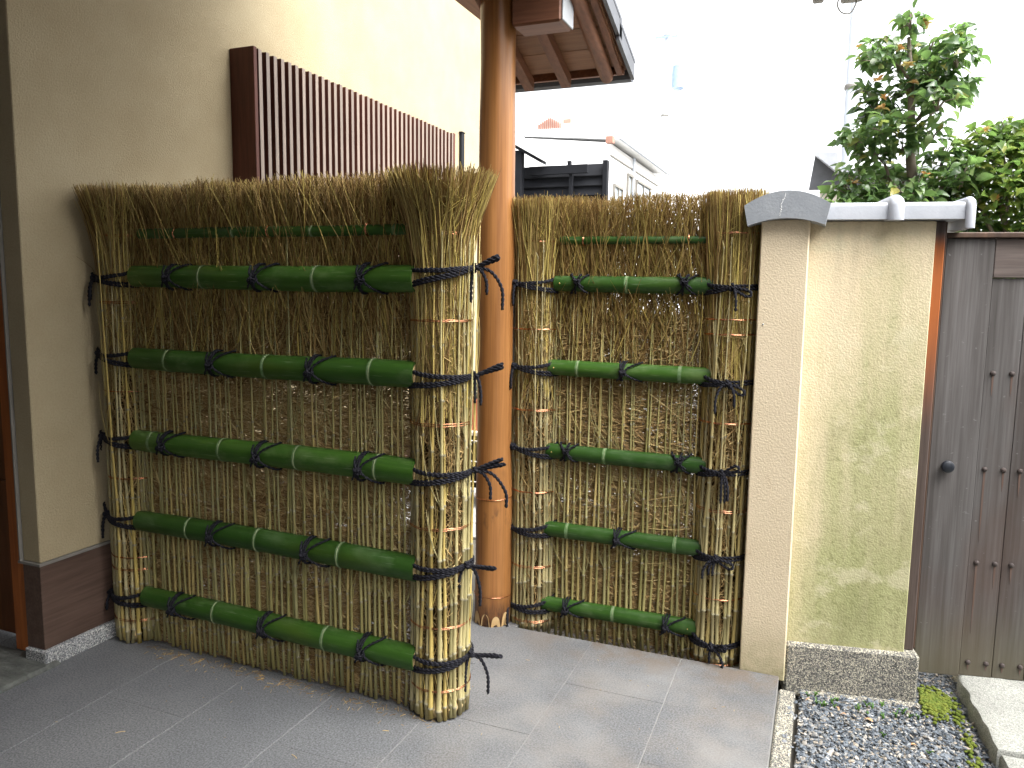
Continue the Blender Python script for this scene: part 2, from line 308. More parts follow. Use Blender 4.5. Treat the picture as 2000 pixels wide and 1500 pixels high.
# ------------------------------------------------------------ geometry kit
class Geo:
    def __init__(s): s.V = []; s.F = []; s.n = 0
    def add(s, V, F, mi=0):
        V = np.asarray(V, float).reshape(-1, 3)
        for f in (F if isinstance(F, list) else [F]):
            f = np.asarray(f)
            if f.size: s.F.append((f+s.n, mi if np.isscalar(mi) else np.asarray(mi)))
        s.V.append(V); s.n += len(V); return s
    def addf(s, V, FM):
        V = np.asarray(V, float).reshape(-1, 3)
        for f, mi in FM: s.F.append((np.asarray(f)+s.n, mi))
        s.V.append(V); s.n += len(V)
    def box(s, x0, x1, y0, y1, z0, z1, b=0, mi=0):
        if x0 > x1: x0, x1 = x1, x0
        if y0 > y1: y0, y1 = y1, y0
        if z0 > z1: z0, z1 = z1, z0
        c = np.array([[x, y, z] for x in (x0, x1) for y in (y0, y1) for z in (z0, z1)], float)
        if b <= 0:
            return s.add(c, np.array([[0, 1, 3, 2], [4, 6, 7, 5], [0, 4, 5, 1], [2, 3, 7, 6], [0, 2, 6, 4], [1, 5, 7, 3]]), mi)
        ctr = c.mean(0); V = []
        for p in c:
            sg = np.sign(ctr-p)
            for a in range(3):
                q = p+sg*b; q[a] = p[a]; V.append(q)     # vertex lying on face normal to axis a
        V = np.array(V)
        def idx(i, a): return i*3+a
        quads = []; tris = []
        cid = lambda x, y, z: x*4+y*2+z
        for a in range(3):
            o = [k for k in range(3) if k != a]
            for side in (0, 1):
                q = []
                for (u, v) in ((0, 0), (1, 0), (1, 1), (0, 1)):
                    k = [0, 0, 0]; k[a] = side; k[o[0]] = u; k[o[1]] = v; q.append(idx(cid(*k), a))
                quads.append(q)
        for a in range(3):          # edges along axis a
            o = [k for k in range(3) if k != a]
            for u in (0, 1):
                for v in (0, 1):
                    k0 = [0, 0, 0]; k1 = [0, 0, 0]; k1[a] = 1
                    for k in (k0, k1): k[o[0]] = u; k[o[1]] = v
                    quads.append([idx(cid(*k0), o[0]), idx(cid(*k0), o[1]), idx(cid(*k1), o[1]), idx(cid(*k1), o[0])])
        for i in range(8): tris.append([idx(i, 0), idx(i, 1), idx(i, 2)])
        # orient outward
        def fix(L):
            out = []
            for q in L:
                P = V[q]; nrm = np.cross(P[1]-P[0], P[2]-P[0])
                out.append(q if np.dot(nrm, P.mean(0)-ctr) > 0 else q[::-1])
            return np.array(out)
        s.addf(V, [(fix(quads), mi), (fix(tris), mi)]); return s
    def tubes(s, P, Rr, sides=3, cap=True, mi=0, segm=None, capm=None):
        P = np.asarray(P, float)
        if P.ndim == 2: P = P[None]
        n, K, _ = P.shape; Rr = np.broadcast_to(np.asarray(Rr, float), (n, K))
        T = np.gradient(P, axis=1); T /= np.linalg.norm(T, axis=2, keepdims=True)+1e-12
        ref = np.zeros_like(T); mt = T.mean(1, keepdims=True); mt /= np.linalg.norm(mt, axis=2, keepdims=True)+1e-12
        ax = np.argmin(np.abs(mt), axis=2)[:, 0]; ref[np.arange(n), :, ax] = 1.
        A = np.cross(T, ref); A /= np.linalg.norm(A, axis=2, keepdims=True)+1e-12; B = np.cross(T, A)
        th = np.arange(sides)*2*PI/sides
        V = P[:, :, None]+Rr[:, :, None, None]*(A[:, :, None]*np.cos(th)[None, None, :, None]+B[:, :, None]*np.sin(th)[None, None, :, None])
        base = (np.arange(n)*K*sides)[:, None, None]; k = (np.arange(K-1)*sides)[None, :, None]; j = np.arange(sides)[None, None, :]; j2 = (j+1) % sides
        q = np.stack([base+k+j, base+k+j2, base+k+sides+j2, base+k+sides+j], -1)
        fm = []
        if segm is None: fm.append((q.reshape(-1, 4), mi))
        else: fm.append((q.reshape(-1, 4), np.repeat(np.tile(np.asarray(segm), n), sides)))
        if cap:
            b = (np.arange(n)*K*sides)[:, None]; c0 = b+np.arange(sides)[::-1][None]; c1 = b+(K-1)*sides+np.arange(sides)[None]
            cm = mi if capm is None else capm
            fm += [(c0, cm), (c1, cm)]
        s.addf(V, fm); return s
    def lathe(s, prof, n=24, c=(0, 0, 0), mi=0, axis='z', cap=True):
        prof = np.array(prof, float); th = np.arange(n)*2*PI/n; k = len(prof)
        X = prof[:, 0][:, None]*np.cos(th); Y = prof[:, 0][:, None]*np.sin(th); Z = np.repeat(prof[:, 1][:, None], n, 1)
        V = np.stack([X, Y, Z], -1).reshape(-1, 3)
        if axis == 'y': V = V[:, [0, 2, 1]]*[1, 1, -1]
        if axis == 'x': V = V[:, [2, 1, 0]]*[1, 1, -1]
        i = (np.arange(k-1)*n)[:, None]; j = np.arange(n)[None]; j2 = (j+1) % n
        q = np.stack([i+j, i+j2, i+n+j2, i+n+j], -1).reshape(-1, 4)
        fm = [(q, mi)]
        if cap: fm += [(np.arange(n)[::-1][None], mi), ((np.arange(n)+(k-1)*n)[None], mi)]
        s.addf(V+np.array(c), fm); return s
    def prism(s, poly, a, b, axis='y', mi=0, off=0):
        """2-D outline extruded from a to b; outline is (x,z) for axis y, (y,z) for axis x, (x,y) for axis z"""
        P = np.array(poly, float); n = len(P); V = []
        for d in (a, b):
            for u, v in P: V.append({'y': (u, d, v), 'x': (d, u, v), 'z': (u, v, d)}[axis])
        i = np.arange(n); j = (i+1) % n
        s.addf(V, [(np.stack([i, j, j+n, i+n], -1), mi), (i[::-1][None], mi), ((i+n)[None], mi)]); return s
    def mesh(s, name, mats, smooth=False, recalc=False):
        V = np.concatenate(s.V); me = bpy.data.meshes.new(name)
        lt = []; vi = []; mi = []
        for f, m in s.F:
            lt.append(np.full(len(f), f.shape[1])); vi.append(f.ravel()); mi.append(np.full(len(f), m) if np.isscalar(m) else m)
        lt = np.concatenate(lt); vi = np.concatenate(vi); mi = np.concatenate(mi)
        me.vertices.add(len(V)); me.vertices.foreach_set('co', V.astype(np.float32).ravel())
        me.loops.add(len(vi)); me.loops.foreach_set('vertex_index', vi.astype(np.int32))
        me.polygons.add(len(lt)); me.polygons.foreach_set('loop_start', np.concatenate([[0], np.cumsum(lt)[:-1]]).astype(np.int32))
        me.polygons.foreach_set('loop_total', lt.astype(np.int32)); me.polygons.foreach_set('material_index', mi.astype(np.int32))
        me.polygons.foreach_set('use_smooth', np.full(len(lt), bool(smooth)))
        for m in (mats if isinstance(mats, (list, tuple)) else [mats]): me.materials.append(M[m] if isinstance(m, str) else m)
        me.update(calc_edges=True)
        if recalc:
            import bmesh
            bm = bmesh.new(); bm.from_mesh(me); bmesh.ops.recalc_face_normals(bm, faces=bm.faces); bm.to_mesh(me); bm.free()
        if smooth == 'auto':
            me.polygons.foreach_set('use_smooth', np.full(len(lt), True)); 
            try: me.set_sharp_from_angle(angle=R(38))
            except Exception: pass
        return me
def link(name, me, parent=None, loc=None, rot=None, **props):
    o = bpy.data.objects.new(name, me); COL.objects.link(o)
    if parent: o.parent = parent
    if loc is not None: o.location = loc
    if rot is not None: o.rotation_euler = rot
    for k, v in props.items(): o[k] = v
    return o
def thing(name, label, cat, loc=(0, 0, 0), rz=0, group=None):
    o = link(name, None, None, loc, (0, 0, rz), label=label, category=cat)
    o.empty_display_size = .1
    if group: o['group'] = group
    return o
def resample(pts, n):
    p = np.array(pts, float); p = np.vstack([2*p[0]-p[1], p, 2*p[-1]-p[-2]]); m = len(p)-3; t = np.linspace(0, m-1e-6, n); i = t.astype(int); u = (t-i)[:, None]
    a, b, c, d = p[i], p[i+1], p[i+2], p[i+3]
    return .5*((2*b)+(-a+c)*u+(2*a-5*b+4*c-d)*u*u+(-a+3*b-3*c+d)*u**3)
def rope(g, pts, r=.0055, pitch=.030):
    p = resample(pts, 40); L = np.linalg.norm(np.diff(p, axis=0), axis=1).sum(); n = max(8, int(L/.0045))
    p = resample(pts, n); s = np.concatenate([[0], np.cumsum(np.linalg.norm(np.diff(p, axis=0), axis=1))])
    T = np.gradient(p, axis=0); T /= np.linalg.norm(T, axis=1, keepdims=True)
    A = np.zeros_like(p); a = np.cross(T[0], [.31, .52, .79]); a /= np.linalg.norm(a)
    for i in range(n): a = a-T[i]*np.dot(a, T[i]); a /= np.linalg.norm(a); A[i] = a
    B = np.cross(T, A); st = []
    for k in range(2):
        ph = s/pitch*2*PI+k*PI; st.append(p+(A*np.cos(ph)[:, None]+B*np.sin(ph)[:, None])*r*.5)
    rr = np.full(n, r*.62); rr[0] *= .6; rr[-1] *= .6
    g.tubes(np.array(st), rr[None], 5, True)

# ------------------------------------------------------------ ground, paving, gravel
g = Geo(); g.add([[-90, -60, -.10], [60, -60, -.10], [60, 140, -.10], [-90, 140, -.10]], np.array([[0, 1, 2, 3]]))
link('ground', g.mesh('ground', 'earth'), kind='structure')
g = Geo(); g.box(-7, 3.5, 4.0, 12.5, -.096, -.085); link('concrete_yard', g.mesh('concrete_yard', 'concrete'), kind='structure')
X1, Y1, TW, TL = -.080, 2.785, .3445, .689
g = Geo()
g.box(-4.8, X1-.001, -2.6, Y1-.001, -.094, -.0022); g.box(-4.8, -1.092, Y1-.001, 2.95, -.0935, -.0024)
pav = link('pavement', g.mesh('pavement', 'grout'), kind='structure')
tile_mesh = {}
def tile(x0, x1, y0, y1):
    gp = .0011; w_, l_ = round(x1-x0, 3), round(y1-y0, 3)
    if (w_, l_) not in tile_mesh:
        gg = Geo(); gg.box(gp, w_-gp, gp, l_-gp, -.03, 0, .0012); tile_mesh[(w_, l_)] = gg.mesh('floor_tile', 'floor')
    link('floor_tile', tile_mesh[(w_, l_)], pav, (x0, y0, random.uniform(-.0004, .0004)))
for i in range(10):
    x1 = X1-i*TW; x0 = x1-TW; off = 2.435 if i % 2 == 1 else 2.09
    ys = [Y1]; y = off
    while y > .2: ys.append(y); y -= TL
    for a, b in zip(ys[1:], ys[:-1]): tile(x0, x1, a, b)
    tile(x0, x1, -2.0, ys[-1])
for i in range(3, 10):
    x1 = X1-i*TW; tile(x1-TW, x1-(.004 if i == 3 else 0), Y1+.0, 2.95) if i > 2 and i != 3 else None
tile(-1.4580, -1.094, Y1, 2.95)
# exposed-aggregate edging between paving and gravel
g = Geo(); g.box(X1+.001, -.022, -2.5, 2.80, -.094, -.052, .006); link('edging_strip', g.mesh('edging_strip', 'aggregate'), kind='structure')

ICO = None
def ico():
    t = (1+5**.5)/2
    v = np.array([[-1, t, 0], [1, t, 0], [-1, -t, 0], [1, -t, 0], [0, -1, t], [0, 1, t], [0, -1, -t], [0, 1, -t], [t, 0, -1], [t, 0, 1], [-t, 0, -1], [-t, 0, 1]]); v /= np.linalg.norm(v[0])
    f = np.array([[0, 11, 5], [0, 5, 1], [0, 1, 7], [0, 7, 10], [0, 10, 11], [1, 5, 9], [5, 11, 4], [11, 10, 2], [10, 7, 6], [7, 1, 8], [3, 9, 4], [3, 4, 2], [3, 2, 6], [3, 6, 8], [3, 8, 9], [4, 9, 5], [2, 4, 11], [6, 2, 10], [8, 6, 7], [9, 8, 1]])
    return v, f
IV, IF = ico()
def rotm(n, tilt=.5):
    a = RG.uniform(0, 2*PI, n); b = RG.normal(0, tilt, n); c = RG.uniform(0, 2*PI, n)
    ca, sa, cb, sb, cc, sc_ = np.cos(a), np.sin(a), np.cos(b), np.sin(b), np.cos(c), np.sin(c)
    Z = np.zeros(n); O = np.ones(n)
    Rz = np.array([[ca, -sa, Z], [sa, ca, Z], [Z, Z, O]]).transpose(2, 0, 1)
    Rx = np.array([[O, Z, Z], [Z, cb, -sb], [Z, sb, cb]]).transpose(2, 0, 1)
    Rc = np.array([[cc, -sc_, Z], [sc_, cc, Z], [Z, Z, O]]).transpose(2, 0, 1)
    return Rz@Rx@Rc
def pebbles(g, x0, x1, y0, y1, n, size, z0, zj, keep=None):
    c = np.stack([RG.uniform(x0, x1, n), RG.uniform(y0, y1, n), z0+RG.uniform(-zj, zj, n)], -1)
    if keep is not None: c = c[keep(c)]
    n = len(c); s = size*RG.lognormal(0, .32, n)
    sc = np.stack([s*RG.uniform(.8, 1.5, n), s*RG.uniform(.5, .9, n), s*RG.uniform(.25, .5, n)], -1)
    V = IV[None]*(1+RG.uniform(-.28, .28, (n, 12, 1)))*sc[:, None]
    V = np.einsum('nij,nkj->nki', rotm(n, .45), V)+c[:, None]
    F = (IF[None]+(np.arange(n)*12)[:, None, None]).reshape(-1, 3); g.add(V, F)
stone_edge = lambda y: .515+(3.03-y)*.03
g = Geo(); g.box(-.009, 2.2, -2, 3.2, -.094, -.075)
link('gravel_bed', g.mesh('gravel_bed', 'earth'), kind='structure')
g = Geo(); pebbles(g, -.005, .62, 1.9, 3.3, 38000, .0052, -.068, .007, lambda c: c[:, 0] < .60)
pebbles(g, -.05, .56, 1.9, 2.84, 700, .0055, -.052, .004)
pebbles(g, -.005, 1.6, -.5, 1.9, 9000, .009, -.068, .006)
link('gravel', g.mesh('gravel', 'gravel'), kind='stuff')

# stepping stones right of the gravel
def slab(name, poly, z0, z1, m, label, cat):
    gg = Geo(); P = np.array(poly, float); c = P.mean(0); n = 6; k = len(P); Q = []
    for i in range(k):
        for u in np.linspace(0, 1, n, endpoint=False): Q.append(P[i]*(1-u)+P[(i+1) % k]*u)
    Q = np.array(Q)+RG.normal(0, .0035, (len(Q), 2)); m_ = len(Q)
    rings = [(1.0, z0), (1.0, z1-.012), (.985, z1-.002), (.955, z1+.001), (.6, z1+.002), (.25, z1)]
    V = []
    for s_, z in rings:
        q = c+(Q-c)*s_; V.append(np.column_stack([q, np.full(m_, z)+RG.normal(0, .0008, m_)]))
    V = np.concatenate(V); i = (np.arange(len(rings)-1)*m_)[:, None]; j = np.arange(m_)[None]; j2 = (j+1) % m_
    gg.addf(V-[c[0], c[1], 0], [(np.stack([i+j, i+j2, i+m_+j2, i+m_+j], -1).reshape(-1, 4), 0), ((np.arange(m_)+(len(rings)-1)*m_)[None], 0)])
    o = link(name, gg.mesh(name, m, 'auto'), None, (c[0], c[1], 0), label=label, category=cat); return o
slab('stepping_stone', [(.518, 3.02), (.535, 2.82), (.555, 2.585), (1.35, 2.62), (1.36, 3.3), (.52, 3.3)], -.09, -.002, 'slab_stone', 'rough pale granite slab lying under the grey wooden gate beside the gravel', 'paving stone')
slab('stepping_stone', [(.562, 2.572), (.585, 2.2), (1.3, 2.1), (1.35, 2.605)], -.09, -.012, 'slab_stone', 'grey stone slab at the bottom right corner, nearer than the slab touching the gate', 'paving stone')
slab('threshold_stone', [(-2.475, 1.845), (-2.47, 1.10), (-3.6, 1.10), (-3.6, 1.845)], -.02, .016, 'rough_stone', 'dark rough stone step with chipped rim before the orange door post', 'door step')

# moss patch, weeds, dead leaves
g = Geo()
pc = [(x, y) for x, y in ((random.gauss(.425, .028), random.gauss(2.93, .045)) for _ in range(620)) if x > .385-.0*y and x < .51 and y < 3.04]+[(random.gauss(.50, .01), random.uniform(2.5, 2.95)) for _ in range(90)]
for x, y in pc:
    n = 1; s_ = random.uniform(.004, .010); V = IV*[s_, s_, s_*.7]+[x, y, -.060+random.uniform(0, .006)]; g.add(V, IF)
link('moss_patch', g.mesh('moss_patch', 'moss', True), kind='stuff')
g = Geo()
for _ in range(26):
    x, y = random.uniform(.02, .52), random.uniform(2.35, 2.95)
    if random.random() < .6: y = random.uniform(2.74, 2.83); x = random.uniform(0, .42)
    for k in range(5):
        a = random.uniform(0, 2*PI); h = random.uniform(.006, .018)
        P = resample([(x, y, -.066), (x+math.cos(a)*h*.4, y+math.sin(a)*h*.4, -.062+h), (x+math.cos(a)*h*1.0, y+math.sin(a)*h*1.0, -.063+h*1.1)], 4)
        g.tubes(P, np.array([.0012, .0022, .002, .0003]), 3)
link('weeds', g.mesh('weeds', 'blade'), kind='stuff')
def leafmesh(L, W, fold=.25, curl=.3, name='leaf', m='leaf'):
    t = np.linspace(0, 1, 6); wd = W*np.array([.04, .72, 1., .86, .5, .02]); V = []; gg = Geo()
    for i, u in enumerate(t):
        z = -curl*L*(u-.4)**2*1.2
        V += [(-wd[i]/2, u*L, z+fold*wd[i]/2), (0, u*L, z), (wd[i]/2, u*L, z+fold*wd[i]/2)]
    F = []
    for i in range(5):
        a = i*3; F += [(a, a+1, a+4, a+3), (a+1, a+2, a+5, a+4)]
    gg.add(V, np.array(F)); return gg.mesh(name, m, True) if name else (np.array(V), np.array(F))
dl = leafmesh(.030, .018, .15, .5, 'fallen_leaf', 'dry_leaf'); dl2 = leafmesh(.022, .008, .5, .9, 'fallen_leaf', 'dry_leaf')
for i, (x, y, me, a, lb) in enumerate([(.225, 2.70, dl, 1.2, 'largest pale brown dead leaf lying flat on the gravel below the plinth'), (.120, 2.735, dl2, .4, 'curled rust brown leaf on the gravel close to the plinth'), (.03, 2.77, dl2, 2.1, 'small orange leaf bit on gravel near the paving edge'), (.145, 2.71, dl2, 1.6, 'orange leaf scrap between the curled leaf and the large flat leaf'), (.325, 2.60, dl2, -1.3, 'thin straw coloured leaf on the gravel, nearest the pale stone slab')]):
    link('fallen_leaf', me, None, (x, y, -.054), (.15, .1, a), label=lb, category='leaf')
g = Geo()
g.tubes(resample([(0, 0, 0), (.012, .004, .001), (.026, .006, 0)], 4), .0011, 4); st = g.mesh('straw_bit', 'cut_cane')
for p, a, lb in (((-1.93, 1.60, .0012), .5, 'straw coloured splinter lying on the dark paving, lower left'), ((-2.14, 2.02, .0012), 1.2, 'orange splinter on the paving near the left bundle foot'), ((-1.37, 1.72, .0012), -.6, 'brown splinter on the paving in front of the fence, lower middle')):
    link('straw_bit', st, None, p, (0, 0, a), label=lb, category='straw', group='straw bits on the paving')

# ------------------------------------------------------------ brushwood fences
def cane_mesh(h, r0, r1, mats, seed, step=.215, zig=.004, branch=True, cutm=2, blen=(.10, .24), bp=.8, spr=(.12, .36)):
    rs = np.random.default_rng(seed); zs = [0.]; rr = [r0*1.02]; seg = []; px = [0.]; py = [0.]
    z = rs.uniform(.045, .075)+(step-.21)*.5; nodes = []
    dx, dy = 0, 0
    while z < h-.02:
        nodes.append(z); r = r0+(r1-r0)*z/h
        dx += rs.normal(0, zig); dy += rs.normal(0, zig*.4); dx *= .8
        for d, k in ((-.0045, 1.0), (-.0005, 1.42), (.0035, 1.0)): zs.append(z+d); rr.append(r*k); px.append(dx+rs.normal(0, .0003)); py.append(dy)
        seg += [0, 1, 1]; z += step*rs.uniform(.93, 1.07)
    zs.append(h); rr.append(r1); seg.append(0); px.append(dx+rs.normal(0, zig)); py.append(dy)
    P = np.column_stack([px, py, zs]); g = Geo(); g.tubes(P, np.array(rr), 7, True, segm=seg, capm=cutm)
    if branch:
        for z in nodes:
            if z > 1.30 or rs.random() > bp or (z < .25 and rs.random() < .6): continue
            i = int(np.argmin(np.abs(np.array(zs)-z)))
            for k in range(rs.integers(1, 3)):
                sd = rs.choice([-1, 1]); L = rs.uniform(*blen); sp = rs.uniform(*spr)
                b = P[i]; r = (r0+(r1-r0)*z/h)
                Q = resample([b, b+[sd*L*sp*.5, -.001, L*.22], b+[sd*L*sp*.95, rs.uniform(-.004, .004), L*.6], b+[sd*L*sp*1.15, rs.uniform(0, .008), L]], 6)
                g.tubes(Q, np.linspace(r*.36, .0006, 6), 4)
    return g.mesh('cane', mats, True)
PANEL = [cane_mesh(1.56, .0060, .0012, ['cane', 'node', 'cut_cane'], 100+i, .255, .0045) for i in range(12)]
BCANE = [cane_mesh(1.60, .0070, .0013, ['cane_b', 'node', 'cut_cane'], 200+i, .17, .003, True, 2, (.10, .26), .75, (.04, .20)) for i in range(12)]

def twigs_panel(g, x0, x1, n, z0, z1, r, ysp, dens):
    m = 0
    while m < n:
        k = n-m; cx = RG.uniform(x0, x1, k*2); cz = RG.uniform(z0, z1, k*2)
        d = .5+.5*np.sin(cx*9+np.sin(cz*7)*1.7)*np.sin(cz*11.5+cx*3.1); keep = RG.random(k*2) < (1-dens*d)
        cx, cz = cx[keep][:k], cz[keep][:k]; k = len(cx)
        if k == 0: continue
        L = RG.uniform(.07, .24, k); a = RG.normal(0, .26, k)+RG.choice([-1, 1], k)*.22+np.where(RG.random(k) < .12, RG.choice([-1, 1], k)*.7, 0)-.22*np.cos(cz*8.5)
        cy = RG.uniform(*ysp, k); t = np.linspace(-.5, .5, 4)
        X = cx[:, None]+L[:, None]*t*np.cos(a)[:, None]; Z = cz[:, None]+L[:, None]*t*np.sin(a)[:, None]-(.10*L*RG.uniform(-1, 1, k))[:, None]*(4*t**2)[None]
        Y = cy[:, None]+RG.normal(0, .004, (k, 4)); X = np.clip(X, x0-.01, x1+.01)
        g.tubes(np.stack([X, Y, Z], -1), (r*RG.lognormal(0, .25, k))[:, None]*np.array([1, .95, .8, .4])[None], 3, False); m += k
def twigs_top(g, x0, x1, n, zt, ysp, r=.0013, lo=1.1):
    cx = RG.uniform(x0, x1, n); ang = RG.normal(0, .23, n)+np.where(RG.random(n) < .15, RG.normal(0, .28, n), 0); ang = np.clip(ang, -.55, .55); cy = RG.uniform(*ysp, n)
    full = RG.random(n) < .72; top = np.where(full, zt+RG.normal(0, .007, n)+.006*np.sin(cx*17), RG.uniform(zt-.35, zt-.02, n)); L = RG.uniform(.16, .5, n); bot = np.maximum(lo+RG.uniform(0, .12, n), top-L)
    t = np.linspace(0, 1, 5)[None]; Z = bot[:, None]+(top-bot)[:, None]*t
    bend = RG.normal(0, .026, n)[:, None]*(t*(1-t)*4)
    X = cx[:, None]+np.tan(ang)[:, None]*(Z-top[:, None]+.12)+bend
    Y = cy[:, None]+(RG.normal(0, .03, n))[:, None]*t**2; X = X+np.cumsum(RG.normal(0, .003, (n, 5)), 1)
    g.tubes(np.stack([X, Y, Z], -1), (r*RG.lognormal(0, .28, n))[:, None]*np.array([1.2, 1.1, 1, .8, .5])[None], 3, False)
def bundle(fence, cx, rb, zt, flare, ncane, label, cap_scale=1.):
    core = Geo()
    core.lathe([(rb*.50, .012), (rb*.74, .10), (rb*.74, 1.15), (rb*.70, 1.45), (rb*.80, 1.55), (rb*.85, 1.62)], 20, mi=0)
    # crossing twigs wrapped on the surface
    n = 3400; th = RG.uniform(-PI, PI, n); z = RG.uniform(.10, 1.45, n); L = RG.uniform(.05, .20, n); a = RG.normal(0, .8, n); r = rb*RG.uniform(.80, .97, n)
    t = np.linspace(-.5, .5, 4)[None]; TH = th[:, None]+np.sin(a)[:, None]*L[:, None]*t/rb; Z = z[:, None]+np.cos(a)[:, None]*L[:, None]*t; RR = r[:, None]+RG.normal(0, .003, (n, 4))
    core.tubes(np.stack([RR*np.sin(TH), -RR*np.cos(TH), Z], -1), (.00125*RG.lognormal(0, .3, n))[:, None]*np.array([1, 1, .8, .4])[None], 3, False, 1)
    # brush head
    n = 1900; th = RG.uniform(-PI, PI, n); q = RG.uniform(.0, 1, n)**.55; z0 = RG.uniform(1.05, 1.45, n); full = RG.random(n) < .75
    z1 = np.where(full, zt+RG.normal(0, .008, n), RG.uniform(1.35, zt, n)); u = np.linspace(0, 1, 6)[None]; Z = z0[:, None]+(z1-z0)[:, None]*u
    rad = lambda zz: rb*(.93+.04*np.sin(zz*9))+(flare-rb)*np.clip((zz-1.49)/(zt-1.49), 0, 1)**1.4
    RR = rad(Z)*(.35+.65*q)[:, None]; dth = RG.normal(0, .25, n)[:, None]*u
    X = RR*np.sin(th[:, None]+dth)+RG.normal(0, .012, (n, 1))*u; Y = -RR*np.cos(th[:, None]+dth)
    X = X+np.cumsum(RG.normal(0, .0045, (n, 6)), 1)-.004; Y = Y+np.cumsum(RG.normal(0, .003, (n, 6)), 1)
    core.tubes(np.stack([X, Y, Z], -1), (.00135*RG.lognormal(0, .28, n))[:, None]*np.array([1.3, 1.2, 1.1, 1, .8, .45])[None], 3, False, 2)
    # short slanting sprigs on the surface of the head
    m_ = 950; th = RG.uniform(-PI, PI, m_); zc = RG.uniform(1.15, zt-.05, m_); L = RG.uniform(.05, .15, m_); a = RG.normal(0, .5, m_); t = np.linspace(-.5, .5, 4)[None]
    Z2 = np.minimum(zc[:, None]+np.cos(a)[:, None]*L[:, None]*t, zt); R2 = rad(Z2)*RG.uniform(.97, 1.05, (m_, 1)); T2 = th[:, None]+np.sin(a)[:, None]*L[:, None]*t/rb
    core.tubes(np.stack([R2*np.sin(T2), -R2*np.cos(T2), Z2], -1), (.0012*RG.lognormal(0, .3, m_))[:, None]*np.array([1.1, 1, .8, .4])[None], 3, False, 3)
    # longer olive shoots running up into the head and crossing each other
    n = 420; th = RG.uniform(-PI, PI, n); z0 = RG.uniform(.9, 1.42, n); z1 = np.where(RG.random(n) < .6, zt+RG.normal(0, .008, n), RG.uniform(1.3, zt, n)); z1 = np.maximum(z1, z0+.12)
    Z = z0[:, None]+(z1-z0)[:, None]*u; RR = rad(Z)*RG.uniform(.93, 1.03, (n, 1)); dth = (RG.normal(0, .30, n))[:, None]*u+.12*np.sin(u*6+th[:, None]*3)*(RG.random((n, 1)))
    X = RR*np.sin(th[:, None]+dth); Y = -RR*np.cos(th[:, None]+dth)
    X = X+np.cumsum(RG.normal(0, .003, (n, 6)), 1); Y = Y+np.cumsum(RG.normal(0, .002, (n, 6)), 1)
    core.tubes(np.stack([X, Y, Z], -1), (.00155*RG.lognormal(0, .25, n))[:, None]*np.array([1.3, 1.2, 1.1, .95, .75, .4])[None], 4, False, 3)
    # a few stray shoots
    for k in range(14):
        a_ = random.uniform(-PI, PI); z = random.uniform(1.2, 1.6); dr = random.uniform(.02, .07); h = random.uniform(.08, .16); r0 = rb
        p0 = np.array([r0*math.sin(a_), -r0*math.cos(a_), z]); out = np.array([math.sin(a_), -math.cos(a_), 0])
        core.tubes(resample([p0, p0+out*dr*.3+[0, 0, h*.6], p0+out*dr+[0, 0, h]], 5), np.linspace(.0014, .0006, 5), 3, False, 2)
    V = [(v+[cx, 0, 0]) for v in core.V]; core.V = V
    b = link('brushwood_bundle', core.mesh('brushwood_bundle', ['twig_core', 'twig', 'twig_top', 'shoot'], False), fence, label=label)
    for i in range(ncane):
        a_ = 2*PI*(i+random.uniform(-.35, .35))/ncane; rr = rb-.004+random.uniform(-.004, .003)
        cn = link('cane', random.choice(BCANE), b, (cx+rr*math.sin(a_), -rr*math.cos(a_), random.uniform(.0, .012)), (R(random.gauss(0, .5)), R(random.gauss(0, .5)), a_))
        s_ = random.uniform(.8, 1.2)*cap_scale; cn.scale = (s_, s_, random.uniform(.94, 1.03))
    # splayed cut stubs at the foot
    g = Geo()
    for i in range(int(ncane*1.0)):
        a_ = 2*PI*(i+random.random())/ncane; r1 = rb*random.uniform(.55, .9); o = np.array([math.sin(a_), -math.cos(a_), 0])
        g.tubes(np.array([o*r1+[cx, 0, random.uniform(.0, .01)], o*(rb*.93)+[cx, 0, .035], o*(rb*.62)+[cx, 0, .09]]), np.array([.0080, .0070, .004])*random.uniform(.8, 1.1), 6, True, 0, None, 1)
    link('cane_stub', g.mesh('cane_stub', ['cut_cane', 'cut_cane'], True), b, kind='stuff')
    return b
def rings(b, cx, rb, zs):
    for z in zs:
        g = Geo(); n = 56
        for k in range(2):
            th = np.linspace(0, 2*PI, n); tilt = random.gauss(0, .012)
            P = np.column_stack([cx+(rb+.0035)*np.sin(th), -(rb+.0035)*np.cos(th), z+k*.0038+random.uniform(-.001, .002)+tilt*rb*np.sin(th+1)+.0008*np.sin(th*9+k)])
            g.tubes(P, .0014, 4, False)
        link('copper_wire', g.mesh('copper_wire', 'copper', True), b)
